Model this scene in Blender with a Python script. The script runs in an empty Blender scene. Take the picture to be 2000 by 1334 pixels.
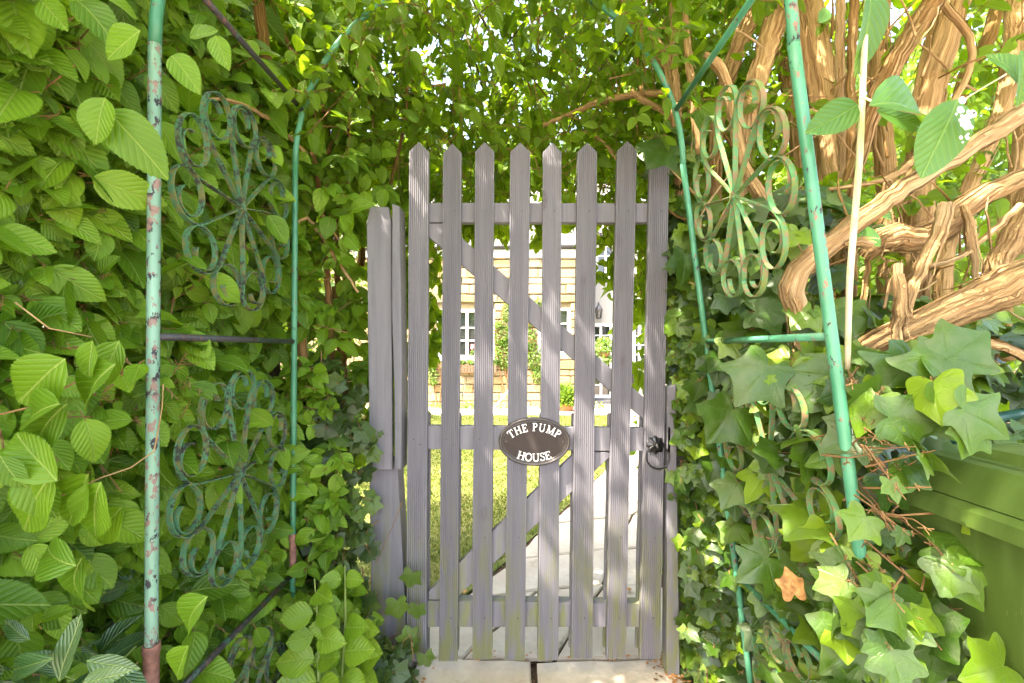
import bpy, math, random
import numpy as np
from mathutils import Vector, Matrix

C = bpy.context.scene
COL = C.collection
PI = math.pi
random.seed(7)
RNG = np.random.default_rng(11)

# ------------------------------------------------------------------ camera, world, sun, exposure
CAM_Z = 1.15
F = 2000 * 16 / 36.0
cam_data = bpy.data.cameras.new('camera')
cam_data.lens = 16; cam_data.sensor_width = 36; cam_data.shift_y = 0.008
cam_data.clip_start = 0.02; cam_data.clip_end = 400
cam = bpy.data.objects.new('camera', cam_data); COL.objects.link(cam)
cam.location = (0, 0, CAM_Z); cam.rotation_euler = (PI/2, 0, 0)
C.camera = cam

SUN_EL = math.radians(60)
SUN_V = Vector((-0.40, -0.32, 0.86)).normalized()      # direction towards the sun: behind the camera, a little left
world = bpy.data.worlds.new('World'); C.world = world; world.use_nodes = True
nt = world.node_tree; nt.nodes.clear()
sky = nt.nodes.new('ShaderNodeTexSky'); sky.sky_type = 'NISHITA'; sky.sun_disc = False
sky.sun_elevation = SUN_EL; sky.sun_rotation = math.atan2(SUN_V.x, SUN_V.y)
sky.air_density = 1.0; sky.dust_density = 5.0; sky.ozone_density = 1.0
bg = nt.nodes.new('ShaderNodeBackground'); bg.inputs['Strength'].default_value = 0.15
wo = nt.nodes.new('ShaderNodeOutputWorld')
nt.links.new(sky.outputs[0], bg.inputs[0]); nt.links.new(bg.outputs[0], wo.inputs[0])
sun_d = bpy.data.lights.new('sun', 'SUN'); sun_d.energy = 2.0; sun_d.angle = math.radians(0.53)
sun_d.color = (1.0, 0.95, 0.86)
sun = bpy.data.objects.new('sun', sun_d); COL.objects.link(sun)
sun.rotation_euler = SUN_V.to_track_quat('Z', 'Y').to_euler()
C.view_settings.view_transform = 'Standard'; C.view_settings.look = 'None'
C.view_settings.gamma = 1.0; C.view_settings.use_curve_mapping = False
C.view_settings.exposure = 3.68
C.view_settings.use_white_balance = True; C.view_settings.white_balance_temperature = 7050; C.view_settings.white_balance_tint = 10

# ------------------------------------------------------------------ projections between the plan and the photograph
def P(px, py, Y):
    return Vector(((px - 1000) / F * Y, Y, CAM_Z - (py - 683) / F * Y))
def gz(Y):
    return -0.044 * (min(max(Y, 1.7), 14.0) - 1.7)
def G(px, py):
    Y = 955.9 / ((py - 683) - 39.1)
    return Vector(((px - 1000) / F * Y, Y, gz(Y)))

# ------------------------------------------------------------------ tagging and object helpers
def thing(name, label, cat, loc=(0, 0, 0), group=None, kind=None):
    o = bpy.data.objects.new(name, None); COL.objects.link(o); o.location = loc
    o.empty_display_size = 0.05
    if label: o['label'] = label
    if cat: o['category'] = cat
    if group: o['group'] = group
    if kind: o['kind'] = kind
    return o
def tag(o, label=None, cat=None, group=None, kind=None):
    if label: o['label'] = label
    if cat: o['category'] = cat
    if group: o['group'] = group
    if kind: o['kind'] = kind
    return o

class MB:
    """collects vertices and faces in world space, then links them as ONE mesh object"""
    def __init__(s): s.v = []; s.f = []; s.uv = []
    def add(s, vs, fs, uvs=None):
        b = len(s.v); s.v += [tuple(v) for v in vs]
        for f in fs:
            s.f.append(tuple(b + i for i in f))
        s.uv += (uvs if uvs else [(v[0] + v[1], v[2]) for v in vs])
    def box(s, a, b, bev=0.0):
        x0, y0, z0 = a; x1, y1, z1 = b
        if bev <= 0:
            vs = [(x0,y0,z0),(x1,y0,z0),(x1,y1,z0),(x0,y1,z0),(x0,y0,z1),(x1,y0,z1),(x1,y1,z1),(x0,y1,z1)]
            s.add(vs, [(3,2,1,0),(4,5,6,7),(0,1,5,4),(1,2,6,5),(2,3,7,6),(3,0,4,7)])
        else:
            s.prism([(x0,z0),(x1,z0),(x1,z1),(x0,z1)], y0, y1, bev)
    def prism(s, poly, y0, y1, bev=0.0):
        """polygon in XZ (counter-clockwise seen from -Y) extruded from y0 (front) to y1"""
        n = len(poly)
        if bev > 0:
            inner = []
            cx = sum(p[0] for p in poly)/n; cz = sum(p[1] for p in poly)/n
            for i in range(n):
                p = Vector(poly[i]); a = Vector(poly[i-1]); b = Vector(poly[(i+1) % n])
                d1 = (p-a).normalized(); d2 = (b-p).normalized()
                n1 = Vector((-d1.y, d1.x)); n2 = Vector((-d2.y, d2.x))
                m = (n1+n2); m = m / max(0.3, m.dot(n1))
                inner.append(p + m*bev)
            vs = [(p[0], y0, p[1]) for p in inner] + [(p[0], y0+bev, p[1]) for p in poly] + \
                 [(p[0], y1-bev, p[1]) for p in poly] + [(p[0], y1, p[1]) for p in inner]
            rings = 4
        else:
            vs = [(p[0], y0, p[1]) for p in poly] + [(p[0], y1, p[1]) for p in poly]; rings = 2
        fs = [tuple(range(n)), tuple(reversed(range((rings-1)*n, rings*n)))]
        for r in range(rings-1):
            for i in range(n):
                j = (i+1) % n
                fs.append((r*n+j, r*n+i, (r+1)*n+i, (r+1)*n+j))
        s.add(vs, fs)
    def slab(s, poly, z0, z1, bev=0.0):
        """polygon in XY (ccw from above); top at z1; z values may be functions of y"""
        n = len(poly)
        c = Vector((sum(p[0] for p in poly)/n, sum(p[1] for p in poly)/n))
        f0 = z0 if callable(z0) else (lambda y: z0)
        f1 = z1 if callable(z1) else (lambda y: z1)
        inn = [c + (Vector(p)-c)*(1 - bev/max(0.05, (Vector(p)-c).length)) for p in poly]
        vs = [(p[0],p[1],f0(p[1])) for p in poly] + [(p[0],p[1],f1(p[1])-bev*0.6) for p in poly] + [(p[0],p[1],f1(p[1])) for p in inn]
        fs = [tuple(reversed(range(n))), tuple(range(2*n, 3*n))]
        for r in range(2):
            for i in range(n):
                j = (i+1) % n
                fs.append((r*n+i, r*n+j, (r+1)*n+j, (r+1)*n+i))
        s.add(vs, fs, [(v[0], v[1]) for v in vs])
    def tube(s, pts, r, n=8, rough=0.0, seed=0, caps=True):
        pts = [Vector(p) for p in pts]
        rs = r if isinstance(r, (list, tuple)) else [r]*len(pts)
        rr = random.Random(seed)
        ph = [(rr.choice([2, 3, 5, 7, 9, 11, 13]), rr.uniform(0, 6.28), rr.uniform(-4, 4), rr.uniform(0.4, 1)) for _ in range(6)]
        up = Vector((0.31, 0.17, 0.93)).normalized()
        L = 0; vs = []; uvs = []
        t = (pts[1]-pts[0]).normalized()
        u = t.cross(up)
        if u.length < 0.1: u = t.cross(Vector((1, 0, 0)))
        u.normalize()
        for i, p in enumerate(pts):
            a = pts[max(0, i-1)]; b = pts[min(len(pts)-1, i+1)]
            t = (b-a).normalized()
            u = (u - t*u.dot(t)).normalized(); w = t.cross(u)
            if i: L += (p-pts[i-1]).length
            for k in range(n):
                an = 2*PI*k/n
                d = 1.0
                if rough:
                    d += rough*sum(q[3]*math.sin(q[0]*an+q[1]+q[2]*L) for q in ph)/2.2
                vs.append(p + (u*math.cos(an)+w*math.sin(an))*rs[i]*d)
                kk = min(k, n-k) * 2   # mirrored wrap: no seam
                uvs.append((kk/n*rs[i]*PI, L))
        fs = []
        for i in range(len(pts)-1):
            for k in range(n):
                j = (k+1) % n
                fs.append((i*n+k, i*n+j, (i+1)*n+j, (i+1)*n+k))
        if caps:
            fs.append(tuple(reversed(range(n)))); fs.append(tuple(range((len(pts)-1)*n, len(pts)*n)))
        s.add(vs, fs, uvs)
    def build(s, name, mat, parent=None, smooth=False, label=None, angle=None):
        me = bpy.data.meshes.new(name)
        me.from_pydata(s.v, [], s.f)
        uvl = me.uv_layers.new(name='UVMap')
        li = np.empty(len(me.loops), dtype=np.int32); me.loops.foreach_get('vertex_index', li)
        uvl.data.foreach_set('uv', np.array(s.uv, dtype=np.float32)[li].ravel())
        if mat: me.materials.append(mat)
        me.update()
        if smooth:
            me.shade_smooth()
            if angle: me.set_sharp_from_angle(angle=math.radians(angle))
        o = bpy.data.objects.new(name, me); COL.objects.link(o)
        if parent:
            o.parent = parent
            top = parent
            off = Vector((0, 0, 0))
            while top: off += Vector(top.location); top = top.parent
            o.location = -off
        if label: o['label'] = label
        return o

def smooth_path(pts, step=0.02, radii=None):
    """Catmull-Rom through pts (world); returns resampled points and radii"""
    pts = [Vector(p) for p in pts]
    if radii is None: radii = [1]*len(pts)
    ex = [pts[0]*2-pts[1]] + pts + [pts[-1]*2-pts[-2]]
    out = []; ro = []
    for i in range(1, len(ex)-2):
        p0, p1, p2, p3 = ex[i-1], ex[i], ex[i+1], ex[i+2]
        n = max(1, int((p2-p1).length/step))
        for k in range(n):
            t = k/n
            out.append(0.5*((2*p1)+(p2-p0)*t+(2*p0-5*p1+4*p2-p3)*t*t+(3*p1-p0-3*p2+p3)*t**3))
            ro.append(radii[i-1]*(1-t)+radii[i]*t)
    out.append(pts[-1]); ro.append(radii[-1])
    return out, ro

# ------------------------------------------------------------------ material helpers
class NT:
    def __init__(s, name):
        s.m = bpy.data.materials.new(name); s.m.use_nodes = True
        s.t = s.m.node_tree; s.t.nodes.clear()
    def n(s, typ, **kw):
        nd = s.t.nodes.new(typ)
        for k, v in kw.items(): setattr(nd, k, v)
        return nd
    def put(s, sock, v):
        if isinstance(v, bpy.types.NodeSocket): s.t.links.new(v, sock)
        elif v is not None:
            if sock.type == 'RGBA' and not hasattr(v, '__len__'): v = (v, v, v, 1)
            elif sock.type == 'RGBA' and len(v) == 3: v = (*v, 1)
            sock.default_value = v
    def math(s, op, a, b=None, c=None, clamp=False):
        nd = s.n('ShaderNodeMath', operation=op); nd.use_clamp = clamp
        s.put(nd.inputs[0], a)
        if b is not None: s.put(nd.inputs[1], b)
        if c is not None: s.put(nd.inputs[2], c)
        return nd.outputs[0]
    def mix(s, f, a, b, blend='MIX'):
        nd = s.n('ShaderNodeMix', data_type='RGBA', blend_type=blend)
        s.put(nd.inputs[0], f); s.put(nd.inputs[6], a); s.put(nd.inputs[7], b)
        return nd.outputs[2]
    def noise(s, vec, scale, detail=3, rough=0.55, dist=0.0, w=None):
        nd = s.n('ShaderNodeTexNoise')
        if w is not None: nd.noise_dimensions = '4D'; s.put(nd.inputs['W'], w)
        s.put(nd.inputs['Vector'], vec); s.put(nd.inputs['Scale'], scale)
        s.put(nd.inputs['Detail'], detail); s.put(nd.inputs['Roughness'], rough); s.put(nd.inputs['Distortion'], dist)
        return nd.outputs[0]
    def ramp(s, f, stops, interp='LINEAR'):
        nd = s.n('ShaderNodeValToRGB'); nd.color_ramp.interpolation = interp
        el = nd.color_ramp.elements
        while len(el) < len(stops): el.new(0.5)
        for e, (p, c) in zip(el, stops):
            e.position = p; e.color = (*c, 1) if len(c) == 3 else c
        s.put(nd.inputs[0], f); return nd.outputs[0]
    def step(s, v, a, b):
        nd = s.n('ShaderNodeMapRange'); nd.interpolation_type = 'SMOOTHSTEP'
        s.put(nd.inputs[0], v); nd.inputs[1].default_value = a; nd.inputs[2].default_value = b
        return nd.outputs[0]
    def mapping(s, vec, scale=(1, 1, 1), rot=(0, 0, 0), loc=(0, 0, 0)):
        nd = s.n('ShaderNodeMapping'); s.put(nd.inputs[0], vec)
        nd.inputs['Scale'].default_value = scale; nd.inputs['Rotation'].default_value = rot
        s.put(nd.inputs['Location'], loc)
        return nd.outputs[0]
    def pos(s): return s.n('ShaderNodeNewGeometry').outputs['Position']
    def obj(s): return s.n('ShaderNodeTexCoord').outputs['Object']
    def uv(s): return s.n('ShaderNodeUVMap').outputs[0]
    def attr(s, name): return s.n('ShaderNodeAttribute', attribute_name=name).outputs['Fac']
    def orand(s): return s.n('ShaderNodeObjectInfo').outputs['Random']
    def bump(s, h, strength=0.5, dist=0.005, normal=None):
        nd = s.n('ShaderNodeBump'); s.put(nd.inputs['Height'], h)
        nd.inputs['Strength'].default_value = strength; nd.inputs['Distance'].default_value = dist
        if normal: s.put(nd.inputs['Normal'], normal)
        return nd.outputs[0]
    def pbr(s, color, rough=0.6, spec=0.5, metal=0.0, normal=None, out=True, coat=None):
        b = s.n('ShaderNodeBsdfPrincipled')
        s.put(b.inputs['Base Color'], color); s.put(b.inputs['Roughness'], rough)
        s.put(b.inputs['Specular IOR Level'], spec); s.put(b.inputs['Metallic'], metal)
        if normal: s.put(b.inputs['Normal'], normal)
        if coat: s.put(b.inputs['Coat Weight'], coat)
        if out: s.out(b.outputs[0])
        return b.outputs[0]
    def out(s, sh):
        o = s.n('ShaderNodeOutputMaterial'); s.t.links.new(sh, o.inputs[0]); return s.m

def sep(N, vec):
    nd = N.n('ShaderNodeSeparateXYZ'); N.put(nd.inputs[0], vec); return nd.outputs

def leaf_mat(name, cols, kind='side', rough=0.42, spec=0.35, trans=0.35, vein=0.5, tcol=(0.34, 0.48, 0.015), veincol=(0.33, 0.42, 0.10), blotch=0.0):
    N = NT(name)
    r = N.attr('rnd')
    n = len(cols)
    base = N.ramp(r, [((i+0.5)/n, c) for i, c in enumerate(cols)])
    pos = N.pos()
    big = N.noise(pos, 9, 2)
    base = N.mix(N.math('MULTIPLY', N.step(big, 0.35, 0.7), 0.35), base, N.mix(1.0, base, (1.35, 1.15, 0.7), 'MULTIPLY'))
    uvx, uvy, _ = sep(N, N.uv())
    if kind == 'side':
        side = N.math('ABSOLUTE', N.math('SUBTRACT', uvx, 0.5))
        mid = N.step(side, 0.035, 0.008)
        tt = N.math('SUBTRACT', N.math('MULTIPLY', uvy, 8.0), N.math('MULTIPLY', side, 7.0))
        fr = N.math('FRACT', tt)
        tri = N.math('ABSOLUTE', N.math('SUBTRACT', N.math('MULTIPLY', fr, 2.0), 1.0))
        line = N.math('MAXIMUM', mid, N.math('MULTIPLY', N.step(tri, 0.80, 0.97), 0.55))
        h = N.math('SUBTRACT', N.math('MULTIPLY', N.math('SQRT', N.math('SUBTRACT', 1.0, tri)), 0.6), N.math('MULTIPLY', mid, 0.9))
    else:
        v = N.attr('vein')
        line = N.step(v, 0.935, 0.985)
        sm = N.n('ShaderNodeTexVoronoi', feature='DISTANCE_TO_EDGE'); N.put(sm.inputs['Vector'], N.uv()); sm.inputs['Scale'].default_value = 7
        fine = N.step(sm.outputs['Distance'], 0.045, 0.0)
        line = N.math('MAXIMUM', line, N.math('MULTIPLY', fine, 0.13))
        h = N.math('MULTIPLY', line, -0.7)
    col = N.mix(N.math('MULTIPLY', line, vein), base, veincol)
    fn = N.noise(N.uv(), 34, 3)
    h2 = N.math('ADD', h, N.math('MULTIPLY', fn, 0.25))
    rg = rough
    if blotch:
        bl = N.step(N.noise(pos, 22, 2, w=r), 0.48, 0.66)
        col = N.mix(N.math('MULTIPLY', bl, blotch), col, (0.13, 0.145, 0.09))
        rg = N.math('ADD', rough, N.math('MULTIPLY', bl, 0.12))
    sp_ = N.step(N.noise(N.uv(), 6.0, 4, 0.7, w=N.math('MULTIPLY', r, 40.0)), 0.66, 0.70)
    col = N.mix(N.math('MULTIPLY', sp_, N.step(N.noise(pos, 13, 1), 0.5, 0.6)), col, (0.26, 0.17, 0.05))
    nrm = N.bump(h2, 0.6, 0.003)
    b = N.pbr(col, rg, spec, normal=nrm, out=False)
    tr = N.n('ShaderNodeBsdfTranslucent')
    N.put(tr.inputs[0], N.mix(0.6, N.mix(1.0, col, (2.0, 2.0, 1.0), 'MULTIPLY'), tcol)); N.put(tr.inputs['Normal'], nrm)
    ms = N.n('ShaderNodeMixShader'); ms.inputs[0].default_value = trans
    N.t.links.new(b, ms.inputs[1]); N.t.links.new(tr.outputs[0], ms.inputs[2])
    return N.out(ms.outputs[0])

M = {}
M['vib'] = leaf_mat('viburnum_leaf', [(0.055, 0.135, 0.007), (0.095, 0.20, 0.010), (0.135, 0.26, 0.014), (0.18, 0.32, 0.022)], trans=0.33, vein=0.5)
M['canopy'] = leaf_mat('canopy_leaf', [(0.055, 0.125, 0.009), (0.095, 0.19, 0.013), (0.145, 0.26, 0.018)], trans=0.58, vein=0.3, tcol=(0.38, 0.52, 0.01))
M['ivy'] = leaf_mat('ivy_leaf', [(0.018, 0.050, 0.005), (0.034, 0.080, 0.007), (0.062, 0.125, 0.010), (0.135, 0.22, 0.012)], kind='ivy', rough=0.33, spec=0.38, trans=0.2, vein=0.7, veincol=(0.17, 0.28, 0.06), blotch=0.3)
M['ivydark'] = leaf_mat('dark_ivy_leaf', [(0.022, 0.048, 0.010), (0.04, 0.075, 0.014), (0.08, 0.14, 0.018)], kind='ivy', rough=0.4, spec=0.35, trans=0.15, vein=0.6, veincol=(0.22, 0.30, 0.16), blotch=0.3)
M['round'] = leaf_mat('round_leaf', [(0.10, 0.20, 0.012), (0.14, 0.25, 0.02), (0.17, 0.28, 0.025)], rough=0.3, trans=0.28, vein=0.45)
M['laurel'] = leaf_mat('laurel_leaf', [(0.015, 0.05, 0.015), (0.03, 0.08, 0.025), (0.05, 0.10, 0.04)], rough=0.25, spec=0.6, trans=0.12, vein=0.35)
M['shoot'] = leaf_mat('honeysuckle_leaf', [(0.05, 0.14, 0.025), (0.07, 0.18, 0.03)], rough=0.38, spec=0.45, trans=0.3, vein=0.4, veincol=(0.22, 0.36, 0.08))
M['garden'] = leaf_mat('garden_leaf', [(0.04, 0.10, 0.015), (0.07, 0.15, 0.02), (0.11, 0.19, 0.03)], trans=0.3, vein=0.2)

def bark(name, c0, c1, c2, stretch=14, green=0.25):
    N = NT(name)
    uv = N.uv()
    off = N.orand()
    v = N.mapping(uv, scale=(170, stretch*0.42, 1))
    a = N.noise(v, 1.0, 4, 0.62, 0.12, w=N.math('MULTIPLY', off, 9.0))
    v2 = N.mapping(uv, scale=(520, stretch, 1))
    b = N.noise(v2, 1.0, 3, 0.6, 0.3, w=off)
    f = N.math('ADD', N.math('MULTIPLY', a, 0.7), N.math('MULTIPLY', b, 0.3))
    col = N.ramp(f, [(0.31, c0), (0.41, c1), (0.56, c2), (0.74, tuple(min(0.8, x*1.25) for x in c2))])
    big = N.noise(N.pos(), 11, 3)
    col = N.mix(N.math('MULTIPLY', N.step(big, 0.55, 0.75), green), col, (0.20, 0.20, 0.05))
    return N.pbr(col, 0.92, 0.08, normal=N.bump(f, 1.0, 0.012)) and N.m
M['bark'] = bark('peeling_bark', (0.06, 0.028, 0.011), (0.28, 0.155, 0.068), (0.49, 0.315, 0.155))
M['barkpale'] = bark('pale_bark', (0.10, 0.05, 0.02), (0.33, 0.20, 0.095), (0.52, 0.36, 0.20), green=0.1)
M['barkbrown'] = bark('brown_bark', (0.04, 0.022, 0.01), (0.17, 0.09, 0.035), (0.32, 0.18, 0.07), green=0.5)
M['barkdark'] = bark('dark_bark', (0.015, 0.011, 0.008), (0.05, 0.035, 0.02), (0.10, 0.07, 0.035), green=0.5)
def simple(name, col, rough=0.6, spec=0.4, metal=0, nscale=40, amp=0.15, bump=0.2, coord='pos'):
    N = NT(name)
    f = N.noise(N.pos(), nscale, 4)
    c2 = tuple(x*(1-amp*2) for x in col)
    c = N.mix(N.step(f, 0.3, 0.7), c2, col)
    N.pbr(c, rough, spec, metal, normal=N.bump(f, bump, 0.003)); return N.m
M['twig'] = simple('twig', (0.26, 0.14, 0.06), 0.8, 0.2)
M['greentwig'] = simple('green_twig', (0.20, 0.27, 0.07), 0.6, 0.3)
def pale_stem():
    N = NT('pale_stem'); x, y, z = sep(N, N.pos())
    f = N.noise(N.mapping(N.pos(), scale=(90, 90, 5)), 1.0, 3)
    col = N.mix(N.step(f, 0.4, 0.6), (0.42, 0.46, 0.22), (0.62, 0.50, 0.34))
    N.pbr(col, 0.5, 0.3); return N.m
M['palestem'] = pale_stem()

def wood():
    N = NT('grey_painted_wood')
    p = N.obj()
    rnd = N.orand()
    g = N.noise(N.mapping(p, scale=(60, 60, 3.0)), 1.0, 4, 0.6, 0.4, w=N.math('MULTIPLY', rnd, 17.0))
    col = N.mix(N.step(g, 0.32, 0.68), (0.146, 0.137, 0.157), (0.188, 0.176, 0.196))
    tone = N.math('MULTIPLY_ADD', rnd, 0.22, 0.90)
    t3 = N.n('ShaderNodeCombineXYZ'); [N.put(t3.inputs[i], tone) for i in range(3)]
    col = N.mix(1.0, col, t3.outputs[0], 'MULTIPLY')
    # knots: stretched voronoi rings
    vo = N.n('ShaderNodeTexVoronoi', feature='F1'); vo.voronoi_dimensions = '4D'
    N.put(vo.inputs['Vector'], N.mapping(p, scale=(9, 9, 4.2))); vo.inputs['Scale'].default_value = 1.0
    N.put(vo.inputs['W'], N.math('MULTIPLY', rnd, 9.0))
    d = vo.outputs['Distance']
    kn = N.math('MULTIPLY', N.step(d, 0.21, 0.10), N.math('MULTIPLY_ADD', N.math('SINE', N.math('MULTIPLY', d, 150.0)), 0.35, 0.65))
    col = N.mix(N.math('MULTIPLY', kn, 0.8), col, (0.10, 0.075, 0.075))
    # weathering: algae on the lower ends and edges
    x, y, z = sep(N, N.pos())
    al = N.math('MULTIPLY', N.step(z, 0.75, 0.12), N.step(N.noise(N.mapping(N.pos(), scale=(38, 38, 6)), 1.0, 4), 0.40, 0.66))
    col = N.mix(N.math('MULTIPLY', al, 0.75), col, (0.17, 0.18, 0.045))
    wear = N.step(N.noise(N.pos(), 26, 5, 0.7), 0.66, 0.74)
    col = N.mix(N.math('MULTIPLY', wear, 0.35), col, (0.36, 0.32, 0.31))
    N.pbr(col, 0.72, 0.25, normal=N.bump(N.math('SUBTRACT', g, N.math('MULTIPLY', kn, 0.5)), 0.5, 0.002)); return N.m
M['wood'] = wood()

def paint_tube(name, base, chip=0.5, dark=(0.035, 0.03, 0.04), pink=(0.27, 0.17, 0.15), sc=80):
    N = NT(name); p = N.pos()
    a = N.noise(N.mapping(p, scale=(1, 1, 0.55)), sc, 4, 0.65)
    big = N.noise(p, 5, 2)
    th = N.math('ADD', a, N.math('MULTIPLY', big, 0.35))
    k = N.step(th, 0.86-0.22*chip, 0.875-0.22*chip)
    tone = N.mix(N.step(N.noise(p, 7, 3), 0.3, 0.7), base, tuple(min(1, x*1.35+0.02) for x in base))
    under = N.mix(N.step(N.noise(p, 30, 2), 0.42, 0.55), dark, pink)
    col = N.mix(k, tone, under)
    N.pbr(col, N.math('MULTIPLY_ADD', k, 0.4, 0.35), 0.45, normal=N.bump(N.math('MULTIPLY', k, -1.0), 0.5, 0.001)); return N.m
M['tealpaint'] = paint_tube('faded_teal_paint', (0.14, 0.265, 0.195), 0.75)
M['greenpaint'] = paint_tube('emerald_paint', (0.045, 0.19, 0.105), 0.28, pink=(0.25, 0.14, 0.10))
M['scrollpaint'] = paint_tube('flaking_green_paint', (0.055, 0.155, 0.08), 0.95, dark=(0.05, 0.05, 0.045), pink=(0.17, 0.17, 0.06), sc=130)
M['scrollpaint2'] = paint_tube('mossy_green_paint', (0.06, 0.18, 0.065), 0.9, dark=(0.16, 0.20, 0.05), pink=(0.24, 0.15, 0.08), sc=130)
M['blacktube'] = paint_tube('dark_worn_tube', (0.03, 0.026, 0.032), 0.55, dark=(0.04, 0.10, 0.07), pink=(0.12, 0.06, 0.05))
M['rusttube'] = simple('rusty_sleeve', (0.30, 0.14, 0.11), 0.7, 0.3, 0, 60, 0.25)
M['iron'] = simple('black_iron', (0.012, 0.011, 0.012), 0.28, 0.6, 0.0, 80, 0.1)
M['plate'] = simple('bronze_plate', (0.050, 0.037, 0.033), 0.6, 0.2, 0.0, 120, 0.06, 0.1)
M['platerim'] = simple('bronze_rim', (0.075, 0.062, 0.058), 0.3, 0.6, 0.3, 120, 0.06, 0.1)
M['white'] = simple('white_paint', (0.80, 0.79, 0.76), 0.5, 0.4, 0, 30, 0.02, 0.05)
M['lettering'] = simple('white_lettering', (0.85, 0.83, 0.80), 0.5, 0.3, 0, 30, 0.02, 0.02)
M['nail'] = simple('nail_head', (0.12, 0.11, 0.12), 0.5, 0.5, 0.6, 60, 0.1)
def binm(name, c):
    N = NT(name); p = N.pos()
    a = N.noise(N.mapping(p, scale=(3, 12, 3)), 1.5, 4)
    col = N.mix(N.step(a, 0.35, 0.7), c, tuple(x*1.35+0.008 for x in c))
    sc = N.step(N.noise(N.mapping(p, scale=(10, 90, 10)), 1.0, 5, 0.7), 0.66, 0.72)
    col = N.mix(N.math('MULTIPLY', sc, 0.5), col, (0.30, 0.33, 0.16))
    N.pbr(col, 0.42, 0.4, normal=N.bump(a, 0.15, 0.003)); return N.m
M['bin'] = binm('bin_plastic', (0.052, 0.086, 0.014))
M['binhandle'] = simple('bin_handle', (0.012, 0.06, 0.04), 0.35, 0.5)
def stone_slab():
    N = NT('paving_stone'); p = N.pos(); r = N.orand()
    a = N.noise(p, 3.5, 5, 0.6); b = N.noise(p, 40, 4, 0.6)
    col = N.mix(N.step(a, 0.3, 0.7), (0.36, 0.305, 0.24), (0.48, 0.425, 0.35))
    col = N.mix(N.math('MULTIPLY', N.step(N.noise(p, 11, 4, 0.7), 0.56, 0.74), 0.5), col, (0.20, 0.14, 0.085))
    col = N.mix(N.math('MULTIPLY', r, 0.25), col, (0.40, 0.30, 0.22))
    col = N.mix(N.math('MULTIPLY', N.step(b, 0.4, 0.7), 0.15), col, (0.2, 0.18, 0.14))
    N.pbr(col, 0.85, 0.2, normal=N.bump(N.math('ADD', a, N.math('MULTIPLY', b, 0.35)), 0.5, 0.01)); return N.m
M['slab'] = stone_slab()
def soil():
    N = NT('leaf_litter_soil'); p = N.pos()
    a = N.noise(p, 30, 5, 0.7); b = N.noise(p, 120, 3)
    col = N.ramp(a, [(0.3, (0.025, 0.018, 0.012)), (0.5, (0.07, 0.045, 0.025)), (0.7, (0.16, 0.10, 0.06))])
    N.pbr(col, 0.95, 0.1, normal=N.bump(N.math('ADD', a, b), 0.8, 0.02)); return N.m
M['soil'] = soil()
def gravel():
    N = NT('pale_gravel_lane'); p = N.pos()
    a = N.noise(p, 60, 4, 0.7); b = N.noise(p, 2, 3)
    col = N.mix(N.step(a, 0.35, 0.65), (0.28, 0.25, 0.21), (0.46, 0.42, 0.36)); col = N.mix(N.math('MULTIPLY', b, 0.3), col, (0.25, 0.20, 0.15))
    N.pbr(col, 0.9, 0.2, normal=N.bump(a, 0.7, 0.01)); return N.m
M['lane'] = gravel()
def lawn():
    N = NT('lawn_turf'); p = N.pos()
    a = N.noise(p, 4, 5, 0.65); b = N.noise(p, 60, 3, 0.7)
    col = N.mix(N.step(a, 0.35, 0.65), (0.10, 0.14, 0.03), (0.19, 0.19, 0.06))
    col = N.mix(N.math('MULTIPLY', N.step(b, 0.45, 0.7), 0.5), col, (0.24, 0.20, 0.10))
    N.pbr(col, 0.95, 0.1, normal=N.bump(b, 0.8, 0.02)); return N.m
M['lawn'] = lawn()
def grassm():
    N = NT('grass_blade'); r = N.attr('rnd')
    col = N.ramp(r, [(0.1, (0.08, 0.12, 0.015)), (0.4, (0.15, 0.19, 0.03)), (0.6, (0.22, 0.23, 0.06)), (0.85, (0.32, 0.27, 0.13))])
    b = N.pbr(col, 0.6, 0.2, out=False)
    tr = N.n('ShaderNodeBsdfTranslucent'); N.put(tr.inputs[0], col)
    ms = N.n('ShaderNodeMixShader'); ms.inputs[0].default_value = 0.35
    N.t.links.new(b, ms.inputs[1]); N.t.links.new(tr.outputs[0], ms.inputs[2]); return N.out(ms.outputs[0])
M['grass'] = grassm()
def limestone():
    N = NT('honey_limestone'); p = N.pos(); r = N.orand()
    base = N.ramp(r, [(0.0, (0.22, 0.155, 0.070)), (0.35, (0.27, 0.205, 0.105)), (0.65, (0.245, 0.20, 0.12)), (1.0, (0.29, 0.24, 0.15))])
    a = N.noise(p, 14, 5, 0.65)
    col = N.mix(N.math('MULTIPLY', N.step(a, 0.4, 0.7), 0.55), base, (0.34, 0.22, 0.09))
    N.pbr(col, 0.9, 0.15, normal=N.bump(a, 0.7, 0.03)); return N.m
M['limestone'] = limestone()
M['mortar'] = simple('lime_mortar', (0.245, 0.19, 0.105), 0.95, 0.1, 0, 20, 0.1, 0.5)
M['render'] = simple('cream_render', (0.265, 0.25, 0.23), 0.9, 0.15, 0, 12, 0.03, 0.4)
M['gutter'] = simple('dark_gutter', (0.03, 0.028, 0.027), 0.4, 0.4)
M['slate'] = simple('roof_slate', (0.15, 0.14, 0.13), 0.8, 0.3, 0, 9, 0.25, 0.5)
def glass():
    N = NT('window_glass')
    N.pbr((0.015, 0.018, 0.02), 0.06, 0.9); return N.m
M['glass'] = glass()
M['terracotta'] = simple('terracotta', (0.42, 0.17, 0.07), 0.8, 0.2, 0, 30, 0.12)
M['deadleaf'] = simple('dead_leaf', (0.42, 0.20, 0.07), 0.7, 0.2, 0, 60, 0.3)
M['pinkflower'] = simple('pink_petal', (0.55, 0.16, 0.16), 0.6, 0.2)
M['woodbox'] = simple('weathered_wood', (0.16, 0.10, 0.06), 0.8, 0.2)
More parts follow.
